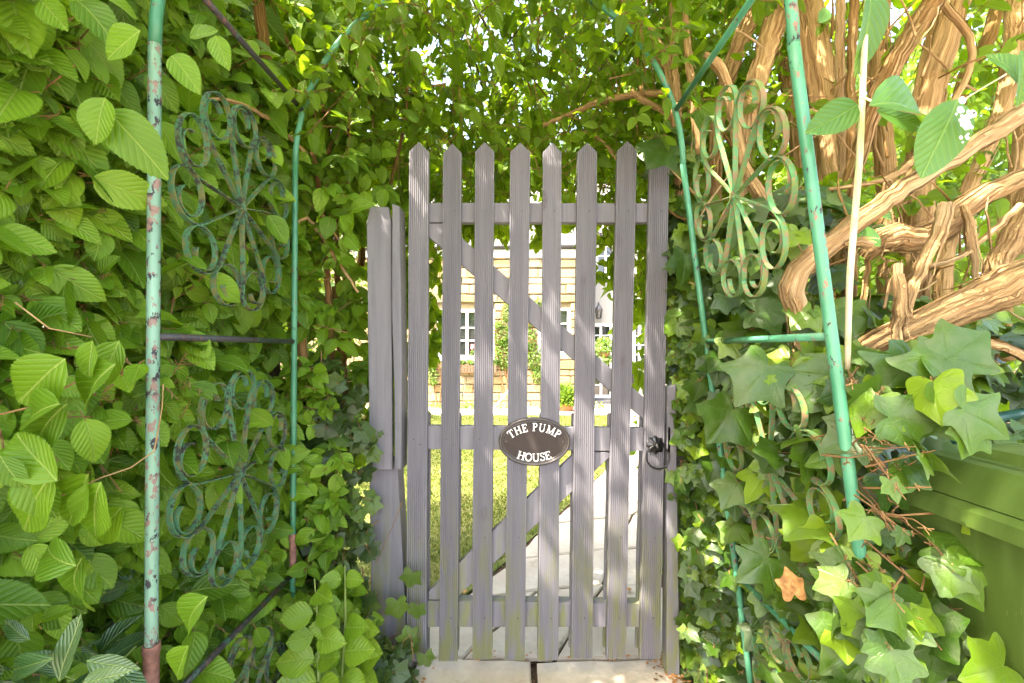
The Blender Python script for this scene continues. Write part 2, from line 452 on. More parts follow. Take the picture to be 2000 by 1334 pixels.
M['matdark'] = simple('dark_stone_step', (0.06, 0.06, 0.065), 0.8, 0.2)
M['steel'] = simple('galvanised_steel', (0.45, 0.45, 0.46), 0.4, 0.5, 0.6)
M['dropping'] = simple('chalky_white', (0.80, 0.80, 0.78), 0.8, 0.2, 0, 90, 0.1)

# ------------------------------------------------------------------ leaf meshes
def ovate(n=6, wid=0.32, peak=0.45, serr=0.0, curl=0.12, fold=0.10, tip=0.55, seed=0, side=0.0, wave=0.02):
    """returns verts, tris, uv, vein. base at origin, tip +Y, face +Z, unit length"""
    r = random.Random(seed)
    V = []; U = []; T = []
    def w(t):
        a = max(0.0, math.sin(PI*(t**(math.log(0.5)/math.log(peak)))))
        return wid*a**0.75
    rows = []
    curl = curl*r.uniform(0.1, 2.4); fold = fold*r.uniform(0.4, 1.8); sd = r.uniform(-0.1, 0.1)+side; p = r.uniform(0, 6)
    for i in range(n+1):
        t = i/n
        hw = w(t) if 0 < i < n else 0
        z = -curl*t*t + 0.02*math.sin(p+5*t); xo = sd*t*t
        if hw == 0:
            V.append((xo, t, z)); U.append((0.5, t)); rows.append([len(V)-1]*3)
        else:
            row = []
            for sg in (-1, 0, 1):
                ed = wave*math.sin(p+sg*2+9*t)
                V.append((xo+sg*hw, t, z + (fold*hw*1.6+ed if sg else 0))); U.append((0.5+0.5*sg*hw/wid, t)); row.append(len(V)-1)
            rows.append(row)
    for i in range(n):
        a, b = rows[i], rows[i+1]
        for k in (0, 1):
            q = [a[k], a[k+1], b[k+1], b[k]]
            if a[0] == a[2]: T.append((a[0], b[k+1], b[k]))
            elif b[0] == b[2]: T.append((a[k], a[k+1], b[0]))
            else:
                T.append((q[0], q[1], q[2])); T.append((q[0], q[2], q[3]))
            if serr:
                # little teeth on the outer edge
                e0, e1 = (a[0], b[0]) if k == 0 else (a[2], b[2])
                p0 = np.array(V[e0]); p1 = np.array(V[e1])
                sg = -1 if k == 0 else 1
                for m in range(2):
                    s0 = p0+(p1-p0)*m/2; s1 = p0+(p1-p0)*(m+1)/2
                    tipv = s0+(s1-s0)*0.85+np.array([sg*serr, serr*0.5, 0])
                    base = len(V)
                    V += [tuple(s0), tuple(s1), tuple(tipv)]
                    ty = 0.5+0.5*sg*0.95
                    U += [(0.5+(V[base][0])/(2*wid)*0.98, V[base][1]), (0.5+(V[base+1][0])/(2*wid)*0.98, V[base+1][1]), (ty, V[base+1][1])]
                    T.append((base, base+1, base+2) if sg < 0 else (base+1, base, base+2))
    return np.array(V), np.array(T), np.array(U), np.zeros(len(V))

def ivy_leaf(seed=0, long=1.0, rings=2):
    r = random.Random(seed)
    j = lambda a: a*r.uniform(0.86, 1.14)
    lt = r.uniform(.82, 1.15)
    out = [(0.03, -0.07, 0), (0.16, -0.20, 0.0), (0.32, -0.25, 0), (j(0.44), -j(0.20), 1), (j(0.46), -0.06, 0.0), (j(0.42), 0.10, 0),
           (j(0.50), 0.24, 0), (.60*lt, j(0.38), 0), (0.65*lt, j(0.47), 1), (.55*lt, .50, 0), (j(0.40), 0.50, 0), (j(0.27), j(0.53), 0), (0.19, 0.70, 0.0), (.09, long*.88, 0), (0.0, long, 1)]
    sh_ = r.uniform(0, .75)          # some leaves are deeply lobed, others nearly whole
    def pull(k, a, b):
        t_ = (out[b][0]-out[a][0], out[b][1]-out[a][1]); m_ = (k-a)/(b-a)
        q_ = (out[a][0]+t_[0]*m_, out[a][1]+t_[1]*m_)
        out[k] = (out[k][0]+(q_[0]-out[k][0])*sh_*.8, out[k][1]+(q_[1]-out[k][1])*sh_*.8, out[k][2])
    for k in (9, 10, 11, 12, 13): pull(k, 8, 14)
    for k in (4, 5, 6, 7): pull(k, 3, 8)
    f2 = r.uniform(.88, 1.1); r2 = [(-x*f2, y*r.uniform(.97, 1.03), v) for x, y, v in out[:-1]]
    pts = out + r2[::-1]
    if rings > 1:      # round the outline: Catmull-Rom midpoints
        q_ = []
        for k in range(len(pts)):
            q_.append(pts[k])
            if 0 < k < len(pts)-2:
                a_, b_, c_, d_ = pts[k-1], pts[k], pts[k+1], pts[k+2]
                q_.append(tuple(-.0625*a_[m]+.5625*b_[m]+.5625*c_[m]-.0625*d_[m] for m in (0, 1))+(0,))
        pts = q_
    V = [(0, 0, 0)]; U = [(0.5, 0.25)]; W = [1.0]
    cup = r.uniform(-0.02, 0.16); bend = r.uniform(0.05, 0.55); ph = r.uniform(0, 6)
    def z(x, y, v): return -bend*(x*x*0.6+max(0, y)**2*0.7) + (cup*(abs(x)))*0.8 + 0.02*math.sin(ph+6*x+4*y) - (1-v)*0.0
    for k in range(1, rings+1):
        s = k/rings
        for x, y, v in pts:
            xs, ys = x*s, y*s
            V.append((xs, ys, z(xs, ys, v)+(0.03*(1-v)*s if k < rings else 0))); U.append((0.5+xs*0.5, 0.25+ys*0.6)); W.append(v if v == 1 else v*0.5)
    n = len(pts); T = []
    for i in range(n-1):
        T.append((0, 1+i, 2+i))
    for k in range(1, rings):
        a = 1+(k-1)*n; b = 1+k*n
        for i in range(n-1):
            T.append((a+i, b+i, b+i+1)); T.append((a+i, b+i+1, a+i+1))
    return np.array(V), np.array(T), np.array(U), np.array(W)

SPEC = {}
def species(name, fn_hi, fn_lo, mat, nv=20):
    SPEC[name] = dict(hi=[fn_hi(i) for i in range(nv)], lo=[fn_lo(i) for i in range(8)], mat=mat, mesh={}, nv=nv)
species('vib', lambda s: ovate(9, 0.33, 0.46, 0.022, 0.22, 0.18, seed=s, wave=0.022), lambda s: ovate(4, 0.33, 0.46, 0, 0.2, 0.18, seed=s), M['vib'], 28)
species('canopy', lambda s: ovate(6, 0.29, 0.42, 0, 0.18, 0.2, seed=s), lambda s: ovate(4, 0.29, 0.42, 0, 0.18, 0.2, seed=s), M['canopy'])
species('ivy', lambda s: ivy_leaf(s, 0.95), lambda s: ivy_leaf(s, 0.95, 1), M['ivy'], 28)
species('ivydark', lambda s: ivy_leaf(s+50, 0.85), lambda s: ivy_leaf(s+50, 0.85, 1), M['ivydark'])
species('round', lambda s: ovate(8, 0.42, 0.45, 0.014, 0.15, 0.22, seed=s, wave=0.03), lambda s: ovate(4, 0.42, 0.45, 0, 0.15, 0.2, seed=s), M['round'])
species('laurel', lambda s: ovate(8, 0.21, 0.5, 0, 0.12, 0.3, seed=s), lambda s: ovate(5, 0.21, 0.5, 0, 0.12, 0.3, seed=s), M['laurel'])
species('garden', lambda s: ovate(4, 0.26, 0.45, 0, 0.2, 0.2, seed=s), lambda s: ovate(2, 0.34, 0.45, 0, 0.2, 0.2, seed=s), M['garden'])
species('shoot', lambda s: ovate(10, 0.29, 0.45, 0, 0.2, 0.16, seed=s, wave=0.012), lambda s: ovate(5, 0.29, 0.45, seed=s), M['shoot'])

def mesh_np(name, V, T, U, attrs, mat):
    me = bpy.data.meshes.new(name)
    me.vertices.add(len(V)); me.vertices.foreach_set('co', V.astype(np.float32).ravel())
    me.loops.add(len(T)*3); me.loops.foreach_set('vertex_index', T.astype(np.int32).ravel())
    me.polygons.add(len(T)); me.polygons.foreach_set('loop_start', np.arange(0, len(T)*3, 3, dtype=np.int32))
    me.polygons.foreach_set('loop_total', np.full(len(T), 3, dtype=np.int32))
    me.polygons.foreach_set('use_smooth', np.ones(len(T), dtype=bool))
    uvl = me.uv_layers.new(name='UVMap'); uvl.data.foreach_set('uv', U[T.ravel()].astype(np.float32).ravel())
    for k, a in attrs.items():
        at = me.attributes.new(k, 'FLOAT', 'POINT'); at.data.foreach_set('value', a.astype(np.float32))
    me.materials.append(mat); me.update(calc_edges=True); me.validate()
    return me

def nrm(a): return a/np.maximum(1e-9, np.linalg.norm(a, axis=-1, keepdims=True))
class Leaves:
    """a plant's leaf placements: position, direction, normal, size, tone"""
    def __init__(s, plant, spec): s.plant = plant; s.spec = spec; s.p = []; s.d = []; s.n = []; s.s = []; s.r = []
    def add(s, p, d, n, sz, r):
        s.p.append(p); s.d.append(d); s.n.append(n); s.s.append(sz); s.r.append(r)
    def fin(s):
        s.P = np.concatenate(s.p); s.D = nrm(np.concatenate(s.d)); N_ = np.concatenate(s.n)
        N_ = N_ - s.D*np.sum(N_*s.D, axis=1, keepdims=True); s.N = nrm(N_)
        s.X = np.cross(s.D, s.N); s.S = np.concatenate(s.s); s.R = np.concatenate(s.r)
PLANTS = []
TWIGS = {}

def sprigs(L, anchors, outw, rng, nl=6, size=0.08, sj=0.25, tl=0.14, droop=0.5, face=0.7, up=0.5, jit=0.35, tone=(0.5, 0.22), twig_mb=None, face_v=None):
    n = len(anchors)
    outw = nrm(outw)
    td = nrm(outw + rng.normal(0, 0.55, (n, 3)) + np.array([0, 0, -0.15]))
    side = nrm(np.cross(td, rng.normal(0, 1, (n, 3))))
    tn = np.clip(rng.normal(tone[0], tone[1], n), 0, 1)
    for k in range(nl):
        t = (k//2+0.6)/(nl/2)*tl*rng.uniform(0.8, 1.1, (n, 1))
        sg = 1 if k % 2 else -1
        pos = anchors + td*t + np.array([0, 0, -1])*t*t*droop*2
        d = nrm(td*0.6 + side*sg*0.8 + np.array([0, 0, -1.0])*droop + rng.normal(0, jit*0.7, (n, 3)))
        fv = outw if face_v is None else face_v
        nn = fv*face + np.array([0, 0, 1.0])*up + rng.normal(0, jit, (n, 3))
        sz = size*np.clip(rng.normal(1, sj, n), 0.45, 1.6)*(1.0 if k >= nl-4 else 0.85)
        pet = nrm(d+td*0.3)*(sz[:, None]*0.10)
        L.add(pos+pet, d, nn, sz, np.clip(tn+rng.normal(0, 0.16, n), 0, 1))
        if twig_mb is not None:
            b3 = pos+pet
            for i in range(n):
                if b3[i, 1] < 1.7: twig_mb.tube([pos[i]-pet[i], b3[i]+d[i]*.004], [0.0011, 0.0008], n=3, caps=False)
    if twig_mb is not None:
        for i in range(n):
            a = anchors[i]-td[i]*tl*0.7; b = anchors[i]+td[i]*tl*1.05; b = b+np.array([0, 0, -1])*tl*tl*droop*2
            twig_mb.tube([a, (a+b)/2+rng.normal(0, 0.006, 3), b], [0.0022, 0.0016, 0.0009], n=3, caps=False)

def finish_plants():
    """depth-buffer all leaves, make the leaves that show largest into parts, join the rest"""
    for L in PLANTS: L.fin()
    L = LI; c = L.P+L.D*L.S[:, None]*.5; g_ = np.random.default_rng(3)
    xr = .60-.13*(c[:, 2]-1.15)
    hug = (np.abs(c[:, 0]-xr-.005) < .065) & (c[:, 1] < .90) & (c[:, 2] > .70) & (g_.random(len(c)) < .93)
    hug |= (c[:, 0] > .66) & (c[:, 2] < .98) & (c[:, 1] < .84) & (L.S > .062) & (g_.random(len(c)) < .55)      # the bin corner stays in view
    hug |= (c[:, 0] < xr+.01) & (c[:, 1] > .86) & (c[:, 1] < 1.42) & (g_.random(len(c)) < .55)
    for k in ('P', 'D', 'N', 'X', 'S', 'R'): setattr(L, k, getattr(L, k)[~hug])
    L = LH; c = L.P+L.D*L.S[:, None]*.5
    hug = (np.abs(c[:, 0]+.676) < .06) & (c[:, 1] < .92) & (g_.random(len(c)) < .75)
    hug |= (c[:, 0] > -.70) & (c[:, 1] > .86) & (c[:, 1] < 1.42) & (g_.random(len(c)) < .5)
    pxl = 1000+c[:, 0]/np.maximum(c[:, 1], .1)*F
    hug |= (c[:, 1] < .84) & (np.abs(pxl-302) < 34) & (g_.random(len(c)) < .8)
    for k in ('P', 'D', 'N', 'X', 'S', 'R'): setattr(L, k, getattr(L, k)[~hug])
    W_, H_ = 400, 268
    zb = np.full((H_, W_), 1e9)
    proj = []
    for L in PLANTS:
        c = L.P + L.D*L.S[:, None]*0.5
        Y = c[:, 1]; ok = Y > 0.12
        Ys = np.where(ok, Y, 1)
        px = (1000+c[:, 0]/Ys*F)/5; py = (683+(CAM_Z-c[:, 2])/Ys*F)/5
        facing = np.abs(np.sum(L.N*nrm(c-np.array([0, 0, CAM_Z])), axis=1))
        rad = np.clip(L.S/Ys*F/5*0.24*np.sqrt(facing), 0.4, 14)
        ok &= (px > -8) & (px < W_+8) & (py > -8) & (py < H_+8)
        proj.append((px, py, Y, rad, ok, facing))
        for i in np.nonzero(ok)[0]:
            r = rad[i]; x0 = max(0, int(px[i]-r)); x1 = min(W_, int(px[i]+r)+1); y0 = max(0, int(py[i]-r)); y1 = min(H_, int(py[i]+r)+1)
            if x1 > x0 and y1 > y0:
                v = zb[y0:y1, x0:x1]; np.minimum(v, Y[i], out=v)
    for L, (px, py, Y, rad, ok, facing) in zip(PLANTS, proj):
        ix = np.clip(px.astype(int), 0, W_-1); iy = np.clip(py.astype(int), 0, H_-1)
        inside = ok & (px >= 0) & (px < W_) & (py >= 0) & (py < H_)
        vis = inside & (Y <= zb[iy, ix]+0.03)
        lenpx = L.S/np.maximum(Y, .1)*F
        score = np.where(vis, lenpx*np.sqrt(facing+0.1), 0)*1.0 + np.where(inside & ~vis, 0.001, 0)
        big = (lenpx >= 14) & vis
        order = np.argsort(-score)
        sel = [i for i in order[:L.cap] if big[i]]
        selm = np.zeros(len(L.P), bool); selm[sel] = True
        sp = SPEC[L.spec]; base = np.array(L.plant.location)
        # parts share mesh data: shape variant x tone step
        for i in sel:
            v = int(i) % sp['nv']; tq = int(np.clip(L.R[i]*7.99, 0, 7))
            key = (v, tq)
            if key not in sp['mesh']:
                V, T, U, Wv = sp['hi'][v]
                sp['mesh'][key] = mesh_np('leaf', V, T, U, {'rnd': np.full(len(V), (tq+0.5)/8), 'vein': Wv}, sp['mat'])
            o = bpy.data.objects.new('leaf', sp['mesh'][key]); COL.objects.link(o); o.parent = L.plant
            s = L.S[i]; X, D, N_ = L.X[i], L.D[i], L.N[i]; p = L.P[i]-base
            o.matrix_local = Matrix(((X[0]*s, D[0]*s, N_[0]*s, p[0]), (X[1]*s, D[1]*s, N_[1]*s, p[1]), (X[2]*s, D[2]*s, N_[2]*s, p[2]), (0, 0, 0, 1)))
        rest = np.nonzero(~selm)[0]
        if len(rest):
            Vs, Ts, Us, Rs, Ws = [], [], [], [], []; off = 0
            near = (lenpx > 26) & ok
            for grp, lst in (('hi', rest[near[rest]]), ('lo', rest[~near[rest]])):
                vs = sp[grp]
                for k in range(len(vs)):
                    idx = lst[lst % len(vs) == k]
                    if not len(idx): continue
                    V, T, U, Wv = vs[k]
                    R3 = np.stack([L.X[idx], L.D[idx], L.N[idx]], axis=2)*L.S[idx][:, None, None]
                    VV = np.einsum('nij,vj->nvi', R3, V)+(L.P[idx]-base)[:, None, :]
                    nV = len(V)
                    TT = T[None]+(np.arange(len(idx))*nV)[:, None, None]+off
                    Vs.append(VV.reshape(-1, 3)); Ts.append(TT.reshape(-1, 3)); Us.append(np.tile(U, (len(idx), 1)))
                    Rs.append(np.repeat(L.R[idx], nV)); Ws.append(np.tile(Wv, len(idx))); off += nV*len(idx)
            me = mesh_np('foliage', np.concatenate(Vs), np.concatenate(Ts), np.concatenate(Us), {'rnd': np.concatenate(Rs), 'vein': np.concatenate(Ws)}, sp['mat'])
            o = bpy.data.objects.new('foliage', me); COL.objects.link(o); o.parent = L.plant; o['kind'] = 'stuff'

def plant(name, label, cat, spec, loc, cap=300, group=None):
    t = thing(name, label, cat, loc, group)
    L = Leaves(t, spec); L.cap = cap; PLANTS.append(L)
    return t, L

# ================================================================== GROUND
g = MB()
ys = [-14, -3, 1.0, 1.7, 3, 5, 8, 11, 14, 60]
vs = []; fs = []
for y in ys: vs += [(-60, y, gz(y)-0.03), (60, y, gz(y)-0.03)]
for i in range(len(ys)-1): fs.append((2*i, 2*i+1, 2*i+3, 2*i+2))
g.add(vs, fs); tag(g.build('ground', M['soil']), kind='structure')
g = MB(); g.add([(-14, -14, -0.020), (14, -14, -0.020), (14, 0.3, -0.020), (-14, 0.3, -0.020)], [(0, 1, 2, 3)])
tag(g.build('lane', M['lane']), kind='structure')  # unseen ground behind the camera, kept pale to bounce light forward

# threshold slabs under the gate
def jag(poly, rng, amp=0.006, seg=5):
    out = []
    for i in range(len(poly)):
        a = Vector(poly[i]); b = Vector(poly[(i+1) % len(poly)])
        for k in range(seg):
            p = a+(b-a)*k/seg
            out.append(p+Vector((rng.uniform(-amp, amp), rng.uniform(-amp, amp))))
    return out
rr = random.Random(3)
path = thing('garden_path', None, None, (0, 1.7, 0), kind='structure')
def add_slab(poly, parent, lift=0.0, bev=0.012, amp=0.006):
    m = MB(); m.slab(jag(poly, rr, amp), lambda y: gz(y)-0.035, lambda y: gz(y)+lift, bev)
    return m.build('paving_stone', M['slab'], parent)
step_ = thing('threshold', None, None, (0, 1.3, 0), kind='structure')
m = MB(); m.slab(jag([(-0.40, 1.02), (0.070, 1.02), (0.066, 1.684), (-0.345, 1.700)], rr, 0.004), -0.05, 0.004, 0.012); m.build('paving_stone', M['slab'], step_)
m = MB(); m.slab(jag([(0.092, 1.02), (0.64, 1.02), (0.585, 1.69), (0.092, 1.672)], rr, 0.004), -0.05, 0.006, 0.012); m.build('paving_stone', M['slab'], step_)

# crazy paving: jittered big stones inside the path outline
def path_left(Y):
    pts = [(1.69, -0.52), (2.0, -0.34), (2.62, -0.03), (3.65, 0.435), (5.2, 1.11), (6.9, 1.67), (9, 2.2), (11, 2.5)]
    for (a, xa), (b, xb) in zip(pts, pts[1:]):
        if Y <= b: return xa+(xb-xa)*(Y-a)/(b-a)
    return 2.5
rows = [1.70, 2.22, 2.72, 3.25, 3.8, 4.4, 5.1, 5.8, 6.6, 7.5, 8.5, 9.6, 10.85]
pr = random.Random(21)
colsn = 2
grid = {}
for i, y in enumerate(rows):
    xl = path_left(y); wd = 1.25 if y < 3 else 1.5
    for c in range(colsn+1):
        u = c/colsn
        jx = pr.uniform(-0.12, 0.12) if 0 < c < colsn else pr.uniform(-0.02, 0.02)
        jy = pr.uniform(-0.13, 0.13) if 0 < i < len(rows)-1 else 0
        grid[i, c] = Vector((xl+wd*u+jx, y+jy))
for i in range(len(rows)-1):
    for c in range(colsn):
        q = [grid[i, c], grid[i, c+1], grid[i+1, c+1], grid[i+1, c]]
        ctr = sum(q, Vector((0, 0)))/4
        q = [ctr+(p-ctr)*(1-0.009/(p-ctr).length) for p in q]
        if pr.random() < 0.35:
            a = (q[0]+q[1])/2; b = (q[2]+q[3])/2; e = (b-a).normalized()*0; h = Vector((0.005, 0))
            add_slab([q[0], a-h, b-h, q[3]], path, pr.uniform(-0.004, 0.004)); add_slab([a+h, q[1], q[2], b+h], path, pr.uniform(-0.004, 0.004))
        else: add_slab(q, path, pr.uniform(-0.004, 0.004))
# gravel bed beneath the stones
m = MB(); vs = []; fs = []
for i, y in enumerate(rows): vs += [(path_left(y)-0.03, y, gz(y)-0.022), (path_left(y)+1.6, y, gz(y)-0.022)]
for i in range(len(rows)-1): fs.append((2*i, 2*i+1, 2*i+3, 2*i+2))
m.add(vs, fs); m.build('joint_bed', M['soil'], path)

# lawn
m = MB(); vs = []; fs = []
yl = np.linspace(1.9, 10.85, 26)
for y in yl:
    e = path_left(y)+0.01
    for x in (-7, -3, -1.5, e): vs.append((min(x, e), y, gz(y)-0.012+(0.012*math.sin(x*5+y*3) if x != e else -0.004)))
for i in range(len(yl)-1):
    for k in range(3): fs.append((4*i+k, 4*i+k+1, 4*i+k+5, 4*i+k+4))
m.add(vs, fs)
b = len(m.v)
vs = []; fs = []
for y in yl: e = path_left(y)+(1.25 if y < 3 else 1.52); vs += [(e, y, gz(y)-0.012), (9, y, gz(y)-0.012)]
for i in range(len(yl)-1): fs.append((2*i, 2*i+1, 2*i+3, 2*i+2))
m.add(vs, fs)
tag(m.build('lawn', M['lawn']), kind='structure')
# patio strip in front of the house
pat = thing('patio', None, None, (0, 11, gz(11)), kind='structure')
x = -5.0
while x < 7:
    w_ = pr.uniform(0.6, 1.0)
    for (ya, yb) in ((10.87, 11.6), (11.62, 12.5), (12.52, 13.9)):
        m = MB(); m.slab([(x, ya), (x+w_-0.02, ya), (x+w_-0.02, yb), (x, yb)], lambda y: gz(y)-0.08, lambda y: gz(y)+0.03, 0.015); m.build('paving_stone', M['slab'], pat)
    x += w_

# grass blades
def grass(n, name):
    rng = np.random.default_rng(5)
    Y = 1.95+(rng.random(n)**1.7)*8.8
    X = rng.uniform(-1.0, 1.0, n)*(0.35*Y+0.3)
    pl = np.array([path_left(y) for y in Y])
    keep = (X < pl+rng.normal(0, 0.02, n)) | (X > pl+1.55)
    keep &= ~((Y < 2.6) & (rng.random(n) < 0.45))
    X, Y = X[keep], Y[keep]; n = len(X)
    Z = np.array([gz(y) for y in Y])-0.012
    patch = 0.5+0.5*np.sin(X*5.1+np.sin(Y*3.3)*2)*np.sin(Y*4.2+1)
    h = (0.010+0.018*rng.random(n))*(0.8+0.4*patch)*np.clip(0.55+Y*0.15, 0.8, 1.6); w_ = 0.0018+0.0012*Y
    a = rng.uniform(0, 2*PI, n); lean = rng.normal(0, 0.55, (n, 2))*h[:, None]
    base = np.stack([X, Y, Z], 1)
    dx = np.stack([np.cos(a)*w_, np.sin(a)*w_, np.zeros(n)], 1)
    tip = base+np.stack([lean[:, 0], lean[:, 1], h], 1)
    V = np.stack([base-dx, base+dx, tip], 1).reshape(-1, 3)
    T = np.arange(3*n).reshape(-1, 3)
    R = np.repeat(np.clip(rng.normal(0.42+0.2*(patch-0.5), 0.2, n), 0, 1), 3)
    me = mesh_np(name, V, T, np.zeros((3*n, 2)), {'rnd': R}, M['grass'])
    o = bpy.data.objects.new(name, me); COL.objects.link(o)
    tag(o, 'short patchy grass growing on the lawn beyond the gate', 'grass', kind='stuff')
grass(110000, 'grass')

# ================================================================== HOUSE
HY = 13.0
hz = gz(13)
cot = thing('stone_cottage', 'honey coloured stone cottage with slate roof and white casement windows', 'house', (0, HY, hz))
wl = P(560, 0, HY).x; wr = P(1145, 0, HY).x; top = P(0, 497, HY).z
w1 = (P(853, 0, HY).x, P(966, 0, HY).x, P(0, 700, HY).z, P(0, 603, HY).z)
w2 = (P(1050, 0, HY).x, P(1114, 0, HY).x, P(0, 692, HY).z, P(0, 601, HY).z)
m = MB()
# mortar wall with real openings, built as piers between the windows
def wall_with_openings(m, x0, x1, z0, z1, y0, y1, ops):
    xs = sorted({x0, x1, *[o[0] for o in ops], *[o[1] for o in ops]})
    for a, b in zip(xs, xs[1:]):
        mid = (a+b)/2; hit = [o for o in ops if o[0] < mid < o[1]]
        if not hit: m.box((a, y0, z0), (b, y1, z1))
        else:
            o = hit[0]; m.box((a, y0, z0), (b, y1, o[2])); m.box((a, y0, o[3]), (b, y1, z1))
wall_with_openings(m, wl, wr, hz-0.3, top, HY+0.012, HY+0.5, [w1, w2])
m.box((wr-0.5, HY+0.502, hz-0.3), (wr, 16, top))
wallo = m.build('wall', M['mortar'], cot)
# stones, one object each where they show
srs = []
sr = random.Random(5)
for k in range(7):
    mb = MB(); j = lambda: sr.uniform(-0.07, 0.07)
    poly = [(-.5+abs(j())*.3, -.5+abs(j())), (0+j(), -.5+abs(j())*.4), (.5-abs(j())*.3, -.5+abs(j())), (.5-abs(j())*.4, 0), (.5-abs(j())*.3, .5-abs(j())), (0+j(), .5-abs(j())*.5), (-.5+abs(j())*.3, .5-abs(j())), (-.5+abs(j())*.3, 0)]
    mb.prism(poly, -0.5, 0.5, 0.09)
    me = bpy.data.meshes.new('stone'); me.from_pydata(mb.v, [], mb.f); me.materials.append(M['limestone']); srs.append(me)
z = hz-0.02; stuff = MB(); nst = 0
while z < top-0.06:
    h = sr.choice([.17, .20, .24, .29]); h = min(h, top-z)
    x = wl+sr.uniform(0, 0.1)
    while x < wr-0.02:
        w_ = sr.uniform(0.28, 0.75); w_ = min(w_, wr-x)
        if w_ < 0.1: break
        a, b = x, x+w_
        for o in (w1, w2):
            if z+h > o[2]+0.02 and z < o[3]-0.02:
                if a < o[0] < b: b = o[0]
                if a < o[1] < b: a = o[1]
                if a >= o[0] and b <= o[1]: a = b
        if b-a > 0.06:
            pr_ = sr.uniform(0.0, 0.03)
            if a > P(826, 0, HY).x and nst < 298:
                o = bpy.data.objects.new('stone', sr.choice(srs)); COL.objects.link(o); o.parent = wallo
                o.location = ((a+b)/2, HY-pr_, z+h/2)
                o.scale = (b-a-0.006, 0.12, (h-0.004)*sr.uniform(.9, 1.0)); o.rotation_euler = (0, sr.uniform(-.02, .02), 0)
                nst += 1
            else:
                stuff.box((a+.006, HY-pr_-0.03, z+.006), (b-.006, HY+0.02, z+h-.006))
        x += w_
    z += h
o = stuff.build('stone', M['limestone'], wallo); o['kind'] = 'stuff'
# fascia, gutter, roof
zf = P(0, 490, HY).z
m = MB(); m.box((wl, HY-0.10, zf-0.20), (wr+0.12, HY-0.04, zf+0.02)); m.build('fascia', M['white'], cot)
m = MB(); m.tube([(wl, HY-0.17, zf+0.03), (wr+0.2, HY-0.17, zf+0.10)], 0.065, 10); m.build('gutter', M['gutter'], cot)
rf = MB(); rf.add([(wl-.3, HY-0.2, zf+0.05), (wr+0.2, HY-0.2, zf+0.12), (wr+0.2, HY+4, zf+3.3), (wl-.3, HY+4, zf+3.3), (wl-.3, HY+0.1, zf), (wr+.2, HY+.1, zf), (wr+.2, HY+4, zf+3.1), (wl-.3, HY+4, zf+3.1)], [(0,1,2,3),(1,5,6,2),(4,0,3,7),(5,4,7,6),(0,4,5,1)])
roof = rf.build('roof', M['slate'], cot)
sl = []
for k in range(4):
    mb = MB(); mb.box((-.5, -.5, -.5), (.5, .5, .5)); me = bpy.data.meshes.new('slate'); me.from_pydata(mb.v, [], mb.f); me.materials.append(M['slate']); sl.append(me)
ang = math.atan2(3.25, 4.2)
for r_ in range(9):
    x = P(930, 0, HY).x-(r_ % 2)*0.12
    while x < wr+0.2:
        w_ = sr.uniform(0.24, 0.32)
        o = bpy.data.objects.new('slate', sl[r_ % 4]); COL.objects.link(o); o.parent = roof
        t = 0.1+r_*0.2
        o.location = (x+w_/2, HY-0.2+t*math.cos(ang), zf+0.10+t*math.sin(ang)+0.02)
        o.rotation_euler = (ang-0.03+sr.uniform(-.01, .01), 0, 0); o.scale = (w_-0.012, 0.26, 0.015)
        x += w_
def casement(parent, x0, x1, z0, z1, Y, cols, rowz, fr=0.07, sill=True, glass_y=0.05, lights=None, depth=0.08):
    """white timber window: frame, mullions, glazing bars and single panes"""
    m = MB()
    m.box((x0, Y-depth, z0), (x0+fr, Y+0.03, z1)); m.box((x1-fr, Y-depth, z0), (x1, Y+0.03, z1))
    m.box((x0+fr, Y-depth+0.002, z0), (x1-fr, Y+0.028, z0+fr)); m.box((x0+fr, Y-depth+0.002, z1-fr), (x1-fr, Y+0.028, z1))
    w = m.build('window', M['white'], parent)
    n = len(cols)-1
    for i in range(n):
        a, b = cols[i], cols[i+1]
        if i: 
            q = MB(); q.box((a-0.035, Y-depth+0.006, z0+fr), (a+0.035, Y+0.02, z1-fr)); q.build('mullion', M['white'], w)
    for i in range(n):
        a = cols[i]+(0.035 if i else fr); b = cols[i+1]-(0.035 if i < n-1 else fr)
        zs = [z0+fr]+list(rowz)+[z1-fr]
        for k in range(len(zs)-1):
            q = MB(); q.box((a, Y-0.012, zs[k]), (b, Y-0.004, zs[k+1])); q.build('pane', M['glass'], w)
            if k:
                q = MB(); q.box((a, Y-0.045, zs[k]-0.018), (b, Y-0.013, zs[k]+0.018)); q.build('glazing_bar', M['white'], w)
    if sill:
        q = MB(); q.box((x0-0.12, Y-depth-0.10, z0-0.06), (x1+0.12, Y+0.02, z0-0.001)); q.build('sill', M['white'], w)
    return w
Xp = lambda px, Y: P(px, 0, Y).x
Zp = lambda py, Y: P(0, py, Y).z
wa = casement(cot, w1[0]+.002, w1[1]-.002, w1[2], w1[3]-.002, HY+0.10, [w1[0], Xp(886, HY), Xp(912, HY), Xp(936, HY), w1[1]], [Zp(665, HY), Zp(640, HY)], 0.09)
wb = casement(cot, w2[0]+.002, w2[1]-.002, w2[2], w2[3]-.002, HY+0.10, [w2[0], Xp(1082, HY), w2[1]], [Zp(662, HY), Zp(632, HY)], 0.08)
m = MB(); m.box((Xp(899, HY), HY-0.05, Zp(771, HY)), (Xp(915, HY), HY+0.01, Zp(748, HY)), 0.01); m.build('air_vent', M['matdark'], cot)
m = MB(); m.tube([(wl+0.2, HY-.1, hz), (wl+0.2, HY-.1, zf)], 0.04); m.build('downpipe', M['gutter'], cot)

